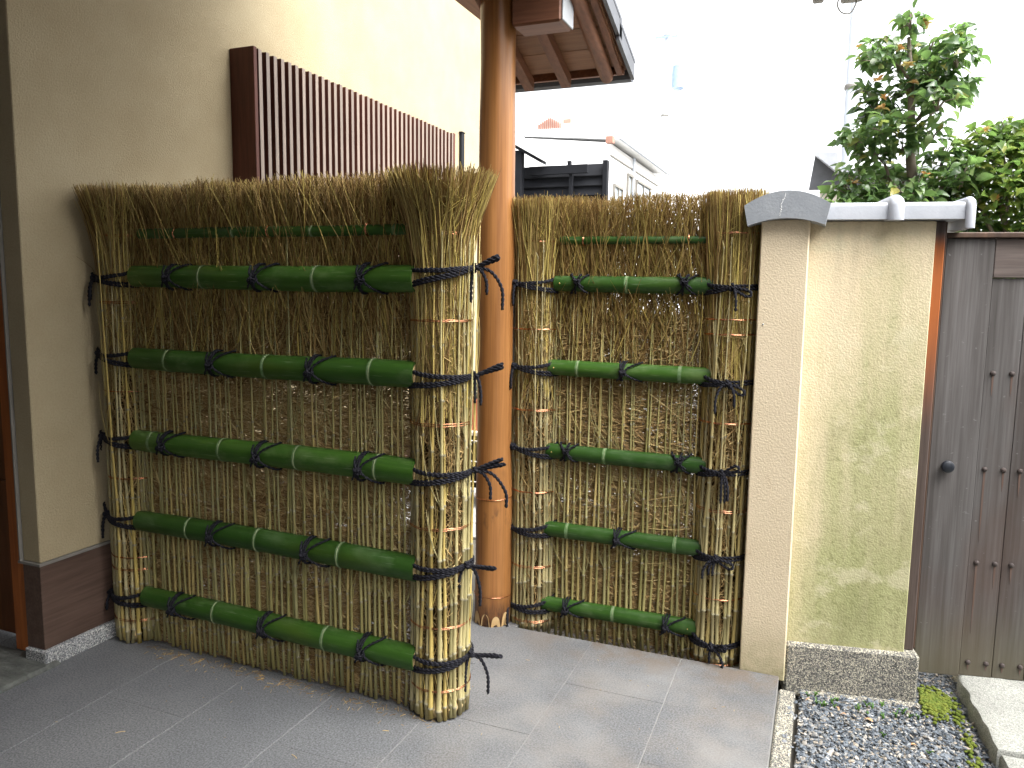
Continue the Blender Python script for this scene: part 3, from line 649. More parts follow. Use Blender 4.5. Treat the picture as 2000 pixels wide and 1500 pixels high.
def knot(g, c, out, tan, r=.0055, seed=0, loops=1, tails=2, up=1, ll=.066):
    rs = random.Random(seed); c = np.array(c, float); out = np.array(out, float); tan = np.array(tan, float); zz = np.array([0, 0, 1.])
    c = c+out*.006
    for ax, k in ((tan, 0), (zz*.9+tan*.4, 1)):
        ax = ax/np.linalg.norm(ax); u = out; v = np.cross(ax, u); P = []
        for i in range(15):
            a = i/14*2*PI*1.6+k; P.append(c+ax*(i/14-.5)*.022+(u*math.cos(a)+v*math.sin(a))*.0105)
        rope(g, P, r*.95)
    for k in range(loops):          # bow
        d = tan*rs.uniform(.75, 1.)+zz*rs.uniform(.15, .75)*up+out*.25; d /= np.linalg.norm(d); s_ = np.cross(d, out); L = ll*rs.uniform(.8, 1.15)
        rope(g, [c, c+d*L*.4+s_*.008, c+d*L*.85+s_*.011, c+d*L, c+d*L*.85-s_*.010, c+d*L*.4-s_*.007, c], r)
    for k in range(tails):
        d = tan*rs.uniform(-.9, 1.0)+out*.3; L = ll*rs.uniform(.9, 1.6)
        rope(g, [c, c+d*L*.35-zz*.012, c+d*L*.6-zz*L*.5, c+d*L*.62-zz*L*(.85+.2*rs.random())], r)
def bundle_tie(fence, cx, rb, z, rh, a0, ak, seed, zk=0, loops=1, cont=None, label=None, tails=2, up=1, gap=.012):
    g = Geo(); rr = rb+.009; a0 = R(a0); ak = R(ak); rs = random.Random(seed)
    for sgn in (1, -1):
        for k in range(2):
            P = []
            for i in range(9):
                u = i/8; a = a0+(ak-a0)*u; zz = z+sgn*rh*(1-u)**1.05*(1 if k == 0 else .86)-.016*math.sin(PI*u)*(.6 if sgn > 0 else .4)+zk*u+(k-.5)*gap*.55+rs.uniform(-.001, .001)
                P.append((cx+rr*math.sin(a), -rr*math.cos(a), zz))
            rope(g, P)
    end = a0+2*PI if ak > a0 else a0-2*PI
    for k in range(2):
        P = []
        for i in range(13):
            u = i/12; a = ak+(end-ak)*u; P.append((cx+rr*math.sin(a), -rr*math.cos(a), z+zk*(1-u)+(k-.5)*.011))
        rope(g, P)
    sd = 1 if ak > a0 else -1
    out = np.array([math.sin(ak), -math.cos(ak), 0]); tan = np.array([math.cos(ak), math.sin(ak), 0])*sd
    ll = .066
    if abs(ak) > R(60): tan = tan*.3+out*.95; ll = .085; loops += 1
    knot(g, (cx+rr*math.sin(ak), -rr*math.cos(ak), z+zk), out, tan, seed=seed, loops=loops, tails=tails, up=up, ll=ll)
    link('rope_tie', g.mesh('rope_tie', 'rope', True), fence)
def rail_tie(fence, x, yc, z, rr, seed, style=0):
    g = Geo(); rs = random.Random(seed); q = rr+.0045
    def pth(fx, a=105, b=-105, n=11):
        return [(x+fx(f), yc-q*math.cos(f), z+q*math.sin(f)) for f in np.linspace(R(a), R(b), n)]
    w_ = rs.uniform(.016, .024)
    rope(g, pth(lambda f: -.004+w_*.45*math.sin(f)), .0042)
    if style == 0: rope(g, pth(lambda f: -.012+w_*.3*math.sin(f)), .0042)
    if style == 0:
        rope(g, pth(lambda f: .006+.058*math.sin(f)**2), .0040)
    else:
        rope(g, pth(lambda f: .004+.034*math.sin(f)**2), .0040); rope(g, pth(lambda f: -.004-.030*math.sin(f)**2), .0040)
    zz = z+(-.006 if style == 0 else .01)
    c = (x-.002, yc-q, zz)
    knot(g, c, (0, -1, 0), (rs.choice([-1, 1]), 0, 0), .0046, seed, 0, 0)
    c = np.array(c)+[0, -.006, 0]
    if style == 0:
        rope(g, [c, c+[-.006, -.005, .02], c+[-.010, .004, .036], c+[-.012, .012, .046]], .0038); rope(g, [c, c+[-.010, -.004, -.016], c+[-.022, .004, -.03]], .0038)
    else:
        rope(g, [c, c+[-.010, -.008, .014], c+[-.016, -.002, .030]], .0038); rope(g, [c, c+[.012, -.008, .014], c+[.020, -.004, .027]], .0038)
        rope(g, [c, c+[.014, -.004, -.012], c+[.028, .004, -.024]], .0038)
    link('rope_tie', g.mesh('rope_tie', 'rope', True), fence)
def rail(fence, x0, x1, yc, z, r0, r1, nodes, slope=0):
    g = Geo(); xs = [x0]; rr = [r0*.97]
    for nx in nodes:
        r = r0+(r1-r0)*(nx-x0)/(x1-x0)
        for d, k in ((-.03, 1), (-.007, 1.02), (-.002, 1.05), (.0025, 1.0), (.007, 1.04), (.03, 1)): xs.append(nx+d); rr.append(r*k)
    xs.append(x1); rr.append(r1*.98); xs = [x0-.001]+xs+[x1+.001]; rr = [r0*.85]+rr+[r1*.85]
    xs = np.array(xs); rr = np.array(rr); th = np.linspace(0, 2*PI, 28, endpoint=False); ph = (z*37) % 6.28; P = np.column_stack([xs, yc+.002*np.sin(xs*3+ph), z+.0028*np.sin(xs*4.2+ph)])
    V = P[:, None]+np.stack([np.zeros((len(xs), 28)), -rr[:, None]*np.cos(th)*.86, rr[:, None]*np.sin(th)], -1)
    k = len(xs); i = (np.arange(k-1)*28)[:, None]; j = np.arange(28)[None]; j2 = (j+1) % 28
    sm = np.array([2 if min(abs((xs[q]+xs[q+1])/2-nx) for nx in (nodes or [99])) < .0062 else 0 for q in range(k-1)])
    g.addf(V, [(np.stack([i+j, i+j2, i+28+j2, i+28+j], -1).reshape(-1, 4), np.repeat(sm, 28)), (np.arange(28)[::-1][None], 1), ((np.arange(28)+(k-1)*28)[None], 1)])
    o = link('bamboo_rail', g.mesh('bamboo_rail', ['rail', 'cut_cane', 'bloom'], 'auto', True), fence)
    for nx in nodes:
        r = r0+(r1-r0)*(nx-x0)/(x1-x0); gg = Geo(); n = 36; th = np.linspace(0, 2*PI, n)
        gg.tubes(np.column_stack([nx+.0005+.0008*np.sin(th*3), yc-(r*1.03)*np.cos(th)*.86, z+.0028*math.sin(nx*4.2+(z*37) % 6.28)+(r*1.03)*np.sin(th)]), .0013, 5, False)
        link('bamboo_node', gg.mesh('bamboo_node', 'node_line', True), o)
    return o

def fence(loc, rz, label, cxR, rbs, zt, flares, rails, cane_dx, ties, wires, ytop, base, bt, ringz, xr0, xr1):
    f = thing('brushwood_fence', label, 'fence', loc, rz)
    x0, x1 = rbs[0]*.9, cxR-rbs[1]*.9; yc = ytop
    n = int((x1-x0)/cane_dx)
    for i in range(n+1):
        x = x0+(i+random.uniform(-.15, .15))*cane_dx
        c = link('cane', random.choice(PANEL), f, (x, yc-.004+random.uniform(-.003, .003), random.uniform(.0, .022) if cxR > 1 else random.uniform(-.05, 0)), (0, R(random.gauss(0, .55)), 0 if random.random() < .5 else PI))
        s_ = random.uniform(.82, 1.14); c.scale = (s_, s_, random.uniform(.93, 1.04))
    W = x1-x0
    g = Geo(); twigs_panel(g, x0, x1, int(W*(19000 if cxR > 1 else 26000)), .01, 1.30, .00118, (yc+.002, yc+.05), .45 if cxR > 1 else .25)
    twigs_panel(g, x0, x1, int(W*1000), .2, 1.30, .0013, (yc-.002, yc+.006), .2)
    link('twig_layer', g.mesh('twig_layer', 'twig'), f, kind='stuff')
    g = Geo(); twigs_top(g, x0-.02, x1+.02, int(W*3300), zt, (yc-.012, yc+.045)); twigs_top(g, x0, x1, int(W*240), zt-.35, (yc-.008, yc+.02), .0014, 1.0)
    link('twig_fringe', g.mesh('twig_fringe', 'twig_top'), f, kind='stuff')
    g = Geo(); twigs_top(g, x0, x1, int(W*420), zt, (yc-.014, yc-.002), .0014, 1.02); link('shoot_fringe', g.mesh('shoot_fringe', 'shoot'), f, kind='stuff')
    b0 = bundle(f, 0, rbs[0], zt, flares[0], 31, 'left end bundle of canes and brush, flared at the top'); b1 = bundle(f, cxR, rbs[1], zt, flares[1], 31, 'right end bundle of canes and brush, flared at the top', 1.12)
    rings(b0, 0, rbs[0], ringz[0]); rings(b1, cxR, rbs[1], ringz[1])
    for i, (z, r0, r1, nodes) in enumerate(rails):
        ro = rail(f, xr0[i], xr1[i], yc-.008-r0*.30, z, r0, r1, nodes)
        if i and cxR < 1:
            for nx in (xr0[i]+.025, xr1[i]-.045):
                g = Geo(); g.add(IV*[.0035, .002, .0035]+[nx, yc-.008-r0*.30-r0*.86+.0015, z+.0028*math.sin(nx*4.2+(z*37) % 6.28)], IF); link('brass_nail', g.mesh('brass_nail', 'brass', True), ro)
    for i, (ri, xs, st_) in enumerate(ties):
        z, r0, r1, _ = rails[ri]
        for k, x in enumerate(xs):
            u = (x-xr0[ri])/(xr1[ri]-xr0[ri]); rail_tie(f, x, yc-.008-r0*.30, z, r0+(r1-r0)*u, 17*i+k+int(cxR*100), st_)
    z, r0, r1, _ = rails[0]
    for x in wires:
        g = Geo(); th = np.linspace(0, 2*PI, 24)
        for k in (-.0012, .0016): g.tubes(np.column_stack([x+k+.001*np.sin(th), yc-.008-r0*.3-(r0+.0015)*np.cos(th), z+(r0+.0015)*np.sin(th)]), .0013, 4, False)
        link('copper_wire', g.mesh('copper_wire', 'copper', True), f)
    for t_ in bt: bundle_tie(f, *t_[0], **t_[1])
    return f

# left fence: local x = world x + 2.41 (origin at the left bundle)
xo = 2.410
LN = [[-1.849, -1.528, -1.219], [-1.978, -1.502], [-2.150, -1.710, -1.296], [-2.242, -1.913, -1.591, -1.280], [-2.080, -1.767, -1.426], [-1.969, -1.490]]
LZ = [1.535, 1.385, 1.092, .790, .483, .186]
Lr = [(z, .0185 if i == 0 else   .0385, .0165 if i == 0 else .0425, [x+xo for x in LN[i]]) for i, z in enumerate(LZ)]
cR = 1.316
bt = []
for i, z in enumerate(LZ[1:]):
    bt.append(((0, .100, z, .034, 82, (-42, -50, -44, -46, -52)[i], 40+i), dict(zk=(-.006, .008, 0, .004, -.012)[i], loops=1, tails=2, up=(.3, 1.2, 1, 1.2, .2)[i])))
    bt.append(((cR, .093, z, .035, -88, (98, 100, 100, 78, 92)[i], 60+i), dict(zk=(.036, 0, .006, .018, .012)[i], loops=(1, 1, 2, 1, 1)[i], tails=(3, 2, 3, 2, 2)[i], up=(1.1, 1, 1, .15, .1)[i])))
fence((-2.410, 2.156, 0), R(-1.2), 'larger brushwood fence against the beige wall, left of the wooden post', cR, (.100, .093), 1.700, (.165, .165), Lr, .0225,
      [(1, [-2.105+xo, -1.726+xo, -1.311+xo], 0), (2, [-1.923+xo, -1.508+xo], 0), (3, [-2.163+xo, -1.735+xo, -1.327+xo], 0), (4, [-1.949+xo, -1.542+xo], 0), (5, [-2.145+xo, -1.732+xo, -1.325+xo], 0)],
      [-2.103+xo, -1.698+xo, -1.316+xo], -.046, 0, bt,
      ([1.60, 1.53, 1.29, .965, .64, .335, .29, .09], [1.515, 1.258, .945, .62, .305, .10]),
      [.13, .100, .085, .075, .075, .09], [cR-.085]+[cR-.048]*5)

# right fence, beyond the paving
xo = 1.061
RN = [[], [-.689], [-.872, -.479], [-.755], [-.900, -.473], [-.704]]
RZ = [1.575, 1.412, 1.088, .756, .440, .127]
Rr = [(z, .0165 if i == 0 else .0305, .0135 if i == 0 else .0315, [x+xo for x in RN[i]]) for i, z in enumerate(RZ)]
cR2 = .746; bt = []
for i, z in enumerate(RZ[1:]):
    bt.append(((0, .095, z, .03, 80, (-34, -36, -36, -46, -50)[i], 80+i), dict(zk=(0, 0, .01, -.008, -.02)[i], loops=(1, 1, 1, 0, 0)[i], tails=2, up=1.1)))
    bt.append(((cR2, .094, z, .03, -86, (8, 6, 4, 0, -2)[i], 90+i), dict(zk=(-.008, -.02, -.012, -.012, -.035)[i], loops=1, tails=(1, 2, 3, 3, 2)[i], up=(-1.6, -1.6, 1, -.6, 1)[i])))
fence((-1.061, 2.902, -.03), R(-.8), 'smaller brushwood fence between the wooden post and the beige plaster pillar', cR2, (.095, .094), 1.735, (.128, .105), Rr, .0245,
      [(1, [-.874+xo, -.470+xo], 1), (2, [-.686+xo], 0), (3, [-.904+xo, -.466+xo], 1), (4, [-.690+xo], 0), (5, [-.890+xo, -.491+xo], 0)],
      [-.862+xo, -.467+xo], -.030, 0, bt,
      ([1.57, 1.235, .915, .585, .279, .05], [1.59, 1.29, 1.237, .92, .60, .268, .02]),
      [.105, .088, .070, .068, .070, .062], [cR2-.085]*1+[cR2-.052]*5)

g = Geo()                      # broken twig ends and dust that have fallen along the foot of the fence
for k in range(230):
    u = random.random(); x = -2.30+1.25*u; y = 2.085-.02*u-abs(random.gauss(0, .035)); a = random.uniform(0, PI); L = random.uniform(.003, .014)
    g.tubes(np.array([[x-L*math.cos(a), y-L*math.sin(a), .0014], [x, y, .002], [x+L*math.cos(a), y+L*math.sin(a), .0014]]), random.uniform(.0005, .0012), 4)
for k in range(60):
    x = random.uniform(-2.2, -.2); y = random.uniform(1.5, 2.7); a = random.uniform(0, PI); L = random.uniform(.002, .006)
    g.tubes(np.array([[x-L*math.cos(a), y-L*math.sin(a), .0012], [x, y, .0016], [x+L*math.cos(a), y+L*math.sin(a), .0012]]), .0006, 4)
link('straw_litter', g.mesh('straw_litter', 'twig'), kind='stuff')

# ------------------------------------------------------------ wooden post
pt = thing('porch_post', 'round polished orange-brown log post between the two brushwood fences', 'post', (-1.206, 2.812, 0))
g = Geo(); prof = []; n = 40; zs = np.linspace(.0, 2.62, 60); V = []
for z in zs:
    r = .0735-.002*z+.0022*math.sin(z*5.1)+.0012*math.sin(z*13+1); th = np.arange(n)*2*PI/n
    rr = r+.0012*np.sin(th*3+z*2)+.0008*np.sin(th*7-z*4); V.append(np.column_stack([rr*np.cos(th), rr*np.sin(th), np.full(n, z)]))
k = len(zs); i = (np.arange(k-1)*n)[:, None]; j = np.arange(n)[None]; j2 = (j+1) % n
g.addf(np.concatenate(V), [(np.stack([i+j, i+j2, i+n+j2, i+n+j], -1).reshape(-1, 4), 0), (np.arange(n)[::-1][None], 0), ((np.arange(n)+(k-1)*n)[None], 0)])
link('log', g.mesh('log', 'post', True), pt)
for z, t_ in ((.532, .006), (.120, -.004)):
    g = Geo(); th = np.linspace(0, 2*PI, 50); g.tubes(np.column_stack([.0765*np.cos(th), .0765*np.sin(th), z+t_*np.sin(th)]), .0012, 4, False); link('copper_wire', g.mesh('copper_wire', 'copper', True), pt)
g = Geo()                      # scalloped adze cuts showing pale wood at the foot
for k in range(11):
    a0 = 2*PI*k/11+.15; w_ = R(15); hh = random.uniform(.045, .075); m_ = 9; rows = 6
    a = np.linspace(a0-w_, a0+w_, m_); V = []
    for q in range(rows):
        u = q/(rows-1); top = hh*np.sqrt(np.clip(1-((a-a0)/w_)**2, 0, 1))
        V.append(np.column_stack([(.0770-.004*(1-u)*(1-((a-a0)/w_)**2))*np.cos(a), (.0770-.004*(1-u)*(1-((a-a0)/w_)**2))*np.sin(a), .0005+top*u]))
    F = [[r_*m_+c_, r_*m_+c_+1, (r_+1)*m_+c_+1, (r_+1)*m_+c_] for r_ in range(rows-1) for c_ in range(m_-1)]
    g.add(np.concatenate(V), np.array(F))
link('adze_cut', g.mesh('adze_cut', 'bare', True), pt, label='pale scalloped cuts round the foot of the post')

# ------------------------------------------------------------ house wall on the left
hw = thing('house_wall', 'tall beige plastered house wall with dark brown skirting, left edge of the photo', 'wall', (-2.52, 1.82, 0))
def P(parent, name, mats, fn, smooth=False, **kw):
    g = Geo(); fn(g); o = parent.location; V = [v-np.array([o[0], o[1], o[2]]) for v in g.V]; g.V = V
    return link(name, g.mesh(name, mats, smooth, True), parent, **kw)
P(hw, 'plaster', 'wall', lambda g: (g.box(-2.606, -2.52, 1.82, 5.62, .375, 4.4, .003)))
P(hw, 'skirting_board', 'base_board', lambda g: g.box(-2.60, -2.512, 1.812, 5.60, .058, .366, .002))
P(hw, 'trim_strip', 'trim', lambda g: (g.box(-2.62, -2.509, 1.809, 5.60, .366, .375), ))
P(hw, 'trim_strip', 'trim', lambda g: g.box(-2.612, -2.606, 1.808, 1.83, .375, 4.3))
P(hw, 'granite_base', 'granite', lambda g: g.box(-2.60, -2.492, 1.80, 5.60, -.02, .057, .004))
db = thing('downpipe_box', 'narrow dark metal box on the bright wall, right of the slatted lattice', 'box', (-2.5, 5.2, 0))
P(db, 'box_body', 'louver', lambda g: g.box(-2.517, -2.495, 5.17, 5.215, 1.2, 2.48, .004)); P(db, 'box_lid', 'louver', lambda g: g.box(-2.518, -2.492, 5.165, 5.22, 2.4805, 2.49, .002))
dr = thing('door_post', 'orange cedar door post at the left edge with a dark wall joint', 'door frame', (-2.66, 1.86, 0))
P(dr, 'jamb', 'door_wood', lambda g: (g.box(-2.698, -2.614, 1.835, 1.95, .017, 4.0, .004)))
P(dr, 'jamb_bead', 'door_wood', lambda g: g.box(-2.722, -2.6985, 1.86, 1.94, .017, 4.0, .003))
sd = thing('entrance_door', 'dark brown entrance door panel in the shade at the left edge', 'door', (-3.2, 1.95, 0))
P(sd, 'door_panel', 'door_dark', lambda g: g.box(-3.7, -2.724, 1.93, 1.97, .02, 2.1, .003))
P(sd, 'door_rail', 'door_dark', lambda g: (g.box(-3.7, -2.724, 1.915, 1.929, .02, .62, .003)))
ew = thing('entrance_wall', 'beige wall around the entrance at the far left, outside the picture', 'wall', (-4, 1.9, 0))
P(ew, 'plaster', 'wall', lambda g: (g.box(-4.9, -3.71, 1.9, 2.05, -.05, 3.1), g.box(-3.7, -2.73, 1.98, 2.1, 2.101, 3.1), g.box(-5.05, -4.91, -2.8, 1.89, -.05, 3.1)))

hf = thing('light_block_house', 'dark board front added behind the viewer, out of view, to block light', 'house', (-2, -2.8, -.1))
P(hf, 'wall', 'skirt', lambda g: g.box(-5, 1.6, -3.1, -2.8, -.1, 4.2)); P(hf, 'roof', 'kawara', lambda g: g.prism([(-4.2, 4.9), (-2.1, 4.0), (-2.1, 4.08), (-4.2, 5.0)], -5.2, 2.0, 'x'))  # added unseen, holds back sky light from behind
nw = thing('light_block_wall', 'tall dark board wall added along the right, out of view, to block light', 'wall', (3.4, 0, -.1))
P(nw, 'wall', 'skirt', lambda g: g.box(3.4, 3.55, -3.0, 2.6, -.1, 4.2))  # added unseen, keeps low sky light off the left side
ls = thing('lattice_screen', 'reddish brown vertical slat lattice fixed high on the beige wall', 'lattice', (-2.45, 2.84, 0))
LX, LY0, LY1, LZ0, LZ1 = -2.385, 2.842, 4.84, 1.05, 2.405
P(ls, 'end_board', 'lattice_in', lambda g: g.box(-2.519, LX, LY0, LY0+.022, LZ0, LZ1, .002))
P(ls, 'end_board', 'lattice_in', lambda g: g.box(-2.519, LX, LY1-.022, LY1, LZ0, LZ1, .002))
for z in (LZ0+.1, 1.3): P(ls, 'back_rail', 'lattice_in', lambda g: g.box(-2.5185, -2.508, LY0+.0225, LY1-.0225, z, z+.05))
g = Geo(); g.box(-.118, -.002, 0, .0235, 0, LZ1-LZ0-.004, 0, 1); g.box(-.0018, 0, .0004, .0231, 0.0004, LZ1-LZ0-.0044, .0006, 0); sm_ = g.mesh('slat', ['lattice', 'lattice_in'])  # slat front coloured pale as if lit, body dark as if shaded
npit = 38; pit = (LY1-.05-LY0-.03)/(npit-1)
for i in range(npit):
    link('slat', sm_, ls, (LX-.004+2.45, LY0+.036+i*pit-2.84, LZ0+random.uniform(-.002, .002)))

# ------------------------------------------------------------ porch roof
pr = thing('porch_roof', 'tiled porch roof corner with timber rafters above the wooden post', 'roof', (-1.2, 2.8, 0))
SL = math.tan(R(21)); ca, sa = math.cos(R(21)), math.sin(R(21))
zu = lambda y: 2.41+(2.82-y)*SL          # underside line of the rafters
P(pr, 'purlin', 'beam_wood', lambda g: g.box(-1.128, -.935, 2.745, 2.875, 2.315, 2.452, .008))
P(pr, 'purlin_cap', 'cut_end', lambda g: g.box(-.9345, -.9285, 2.75, 2.87, 2.320, 2.447, .002))
P(pr, 'tie_beam', 'roof_wood', lambda g: g.box(-1.60, -1.455, -2.4, 3.52, 2.625, 2.78, .006))
def slopebox(x0, x1, y0, y1, d0, d1, g, mi=0, b=0):       # box following the slope, d = height above rafter underside
    g.prism([(y0, zu(y0)+d0), (y1, zu(y1)+d0), (y1, zu(y1)+d1), (y0, zu(y0)+d1)], x0, x1, 'x', mi)
def roundrafter(g, x, r, y0, y1):
    n = 14; th = np.arange(n)*2*PI/n; rows = [(y0, 1), (y1-.02, 1), (y1-.004, .93), (y1, .8)]
    V = [np.column_stack([x+r*k_*np.cos(th), np.full(n, y), zu(y)+r+r*k_*np.sin(th)]) for y, k_ in rows]; m_ = len(rows)
    i = (np.arange(m_-1)*n)[:, None]; j = np.arange(n)[None]; j2 = (j+1) % n
    g.addf(np.concatenate(V), [(np.stack([i+j, i+j2, i+n+j2, i+n+j], -1).reshape(-1, 4), 0), (np.arange(n)[::-1][None], 0), ((np.arange(n)+(m_-1)*n)[None], 0)])
RD = .052
P(pr, 'rafter', 'roof_wood', lambda g: roundrafter(g, -.912, .029, .4, 3.30), 'auto')
for x in (-1.092, -1.262):
    P(pr, 'rafter', 'roof_wood', lambda g: slopebox(x-.021, x+.021, .4, 3.295, 0, RD-.004, g))
y = 3.27; i = 0
while y > 1.0:
    w_ = .118; P(pr, 'soffit_board', 'soffit', lambda g: slopebox(min(-1.285, -1.285-.455*(y-w_-2.83)), -.842, y-w_+.0035, y, RD, RD+.012, g)); y -= w_
P(pr, 'roof_deck', 'roof_wood', lambda g: (slopebox(-1.28, -.836, .4, 3.32, RD+.0145, RD+.032, g), slopebox(-1.36, -1.2801, 3.06, 3.32, RD+.0145, RD+.032, g)))
P(pr, 'verge_board', 'roof_wood', lambda g: slopebox(-.870, -.846, .4, 3.30, .034, RD-.001, g))
P(pr, 'fascia', 'roof_wood', lambda g: g.box(-1.40, -.842, 3.296, 3.318, zu(3.3)+.038, zu(3.3)+.078, .002))
for k in range(11):
    for c in range(2):
        y1 = 3.375-k*.235; y0 = y1-.27; x1 = -.812-c*.225
        def tl(g):
            n = 12; xs = np.linspace(x1-.24, x1, n); prof = .020*np.sin((xs-x1)/.24*2*PI)*-1*.6+ (np.where(xs > x1-.05, .012, 0))
            V = []
            for yy, dd in ((y0, .034), (y1, .052)):
                for top in (0, .016):
                    for a, p_ in zip(xs, prof): V.append((a, yy, zu(yy)+RD+dd+p_+.010+top))
            V = np.array(V); F = []
            for q in range(n-1):
                F += [(q, q+1, 2*n+q+1, 2*n+q), (n+q, 3*n+q, 3*n+q+1, n+q+1), (2*n+q, 2*n+q+1, 3*n+q+1, 3*n+q), (q, n+q, n+q+1, q+1)]
            F += [(0, 2*n, 3*n, n), (n-1, 2*n-1, 4*n-1, 3*n-1)]
            g.add(V, np.array(F))
            if c == 0: g.prism([(y0, zu(y0)+RD-.010), (y1, zu(y1)+RD+.008), (y1, zu(y1)+RD+.07), (y0, zu(y0)+RD+.052)], -.828, -.813, 'x')
        P(pr, 'roof_tile', 'kawara', tl)
def gut(g):
    n = 10; th = np.linspace(PI, 2*PI, n); o = [(3.395+.048*math.cos(a), 2.305+.052*math.sin(a)) for a in th]; i_ = [(3.395+.043*math.cos(a), 2.305+.047*math.sin(a)) for a in th[::-1]]
    g.prism(o+i_, -1.44, -.835, 'x'); g.prism(o, -.8345, -.829, 'x')
P(pr, 'gutter', 'gutter', gut)
P(pr, 'gutter_bracket', 'gutter', lambda g: [g.box(x-.008, x+.008, 3.32, 3.40, 2.298, 2.304) for x in (-.95, -1.2, -1.37)])
# the big part of the roof over the entrance, left of and behind the tie beam, plus added light blockers
P(pr, 'ceiling', 'roof_wood', lambda g: g.box(-4.9, -1.285, -2.4, 2.74, 3.30, 3.34)); P(pr, 'light_block_board', 'roof_wood', lambda g: g.box(-1.25, -1.22, -2.4, 2.70, 2.521, 3.30))  # board added to block light; ceiling raised to soften its shadow edge
P(pr, 'ceiling', 'roof_wood', lambda g: g.box(-1.219, .45, -2.4, 1.58, 2.66, 2.70))  # unseen canopy added over the viewer to darken the left side
P(pr, 'roof_slope', 'kawara', lambda g: (g.prism([(2.95, 3.38), (.3, 4.2), (.3, 4.27), (2.98, 3.44)], -4.95, -1.475, 'x'), g.prism([(.299, 4.2), (-2.6, 3.36), (-2.6, 3.42), (.299, 4.27)], -4.95, .50, 'x'), g.prism([(1.60, 2.73), (.3, 3.1), (.3, 3.15), (1.62, 2.78)], -.82, .50, 'x')))  # slopes reaching over the viewer belong to the added canopy

# ------------------------------------------------------------ pillar and garden wall on the right
pil = thing('wall_pillar', 'narrow beige plaster wall end with arched grey cap tile, right of the small fence', 'pillar', (-.14, 2.79, 0))
P(pil, 'plaster', 'pillar', lambda g: g.box(-.218, -.063, 2.79, 4.0, -.02, 1.603, .004))
def arc(g, x0, x1, y0, y1, peak, edge, rise2, thick_mid, n=18):
    xs = np.linspace(-1, 1, n); xc, hw_ = (x0+x1)/2, (x1-x0)/2
    top = [(xc+hw_*u, peak-(peak-edge)*u*u) for u in xs]
    bot = [(xc+hw_*u*.90, peak-thick_mid-rise2*u*u) for u in xs]
    g.prism(top+bot[::-1], y0, y1, 'y')
P(pil, 'cap_tile', 'cap_tile', lambda g: arc(g, -.274, -.003, 2.755, 3.05, 1.694, 1.648, .024, .090), 'auto')
for k in range(4): P(pil, 'cap_tile', 'cap_tile', lambda g: arc(g, -.268, -.009, 3.052+k*.25, 3.30+k*.25, 1.690, 1.646, .024, .084), 'auto')
def fleck_line(g):  # dotted line of mortar flecks up the cap tile's end
    for i in range(26):
        u = i/25; x = -.146+.002*math.sin(u*9)+random.uniform(-.002, .002)-.014*(1-u); z = 1.612+.072*u; s_ = random.uniform(.0008, .0022)
        g.add(IV*[s_, .0006, s_]+[x, 2.7548, z], IF)
P(pil, 'mortar_fleck', 'white_paint', fleck_line, kind='stuff', label='pale line of mortar flecks on the cap tile')
P(pil, 'screw', 'cut_end', lambda g: g.add(IV*.0035+[-.196, 2.7895, 1.25], IF), True)

gw = thing('garden_wall', 'short beige wall panel with green moss stains above a speckled plinth', 'wall', (-.065, 2.83, 0), R(10.2))
def Q(parent, name, mats, fn, smooth=False, **kw):
    g = Geo(); fn(g); return link(name, g.mesh(name, mats, smooth, True), parent, **kw)
Q(gw, 'plaster', 'garden', lambda g: g.box(.004, .399, .022, .16, .10, 1.60, .003))
def plinth(g):
    g.box(.0, .446, 0, .20, -.094, .108, .009); g.box(.05, .46, -.030, -.001, -.094, -.058, .010)
Q(gw, 'plinth', 'aggregate', plinth)
def coping(x0, x1):
    def fn(g):
        a = [(-.022, 1.602), (-.022, 1.643)]+[(-.010+.012*math.cos(t_)*1.0+.0, 1.643+.014*math.sin(t_)) for t_ in np.linspace(PI, PI/2, 6)][1:]+[(.19, 1.657), (.20, 1.65), (.20, 1.602)]
        g.prism(a, x0, x1, 'x')
    return fn
Q(gw, 'coping_tile', 'cope_tile', coping(.045, .238), 'auto'); Q(gw, 'coping_tile', 'cope_tile', coping(.284, .470), 'auto')
def joint(x0, x1, zb=1.598, ext=0):
    def fn(g):
        xs = np.linspace(-1, 1, 12); xc = (x0+x1)/2; hw_ = (x1-x0)/2
        # half-round ridge: section swept over the front lip and top
        path = [(-.0240, zb), (-.0240, 1.642), (-.018, 1.656), (-.004, 1.662), (.21, 1.662)]; V = []
        for (py, pz), (ny, nz) in zip(path, [(-1, 0), (-1, .2), (-.7, .7), (-.1, 1), (0, 1)]):
            for u in xs:
                d = (.020 if x1 < .4 else .012)*math.sqrt(max(0, 1-u*u)); V.append((xc+hw_*u, py+ny*d, pz+nz*d))
        n = len(xs); F = [[r_*n+c_, r_*n+c_+1, (r_+1)*n+c_+1, (r_+1)*n+c_] for r_ in range(4) for c_ in range(n-1)]; g.add(V, np.array(F))
        g.prism([(-.0235, zb+.001), (-.0235, 1.6425), (-.0175, 1.6565), (-.004, 1.6625), (.20, 1.6625), (.20, zb+.001)], x0+.001, x1-.001, 'x')
        g.add([V[i] for i in range(n)], np.array([list(range(n))]))
    return fn
Q(gw, 'coping_joint', 'cope_tile', joint(.236, .286), 'auto'); Q(gw, 'coping_joint', 'cope_tile', joint(.468, .498, 1.572), 'auto')
gp = thing('gate_post', 'dark brown gate post with an orange worn strip beside the mossy wall', 'post', (-.065, 2.83, 0), R(10.2))
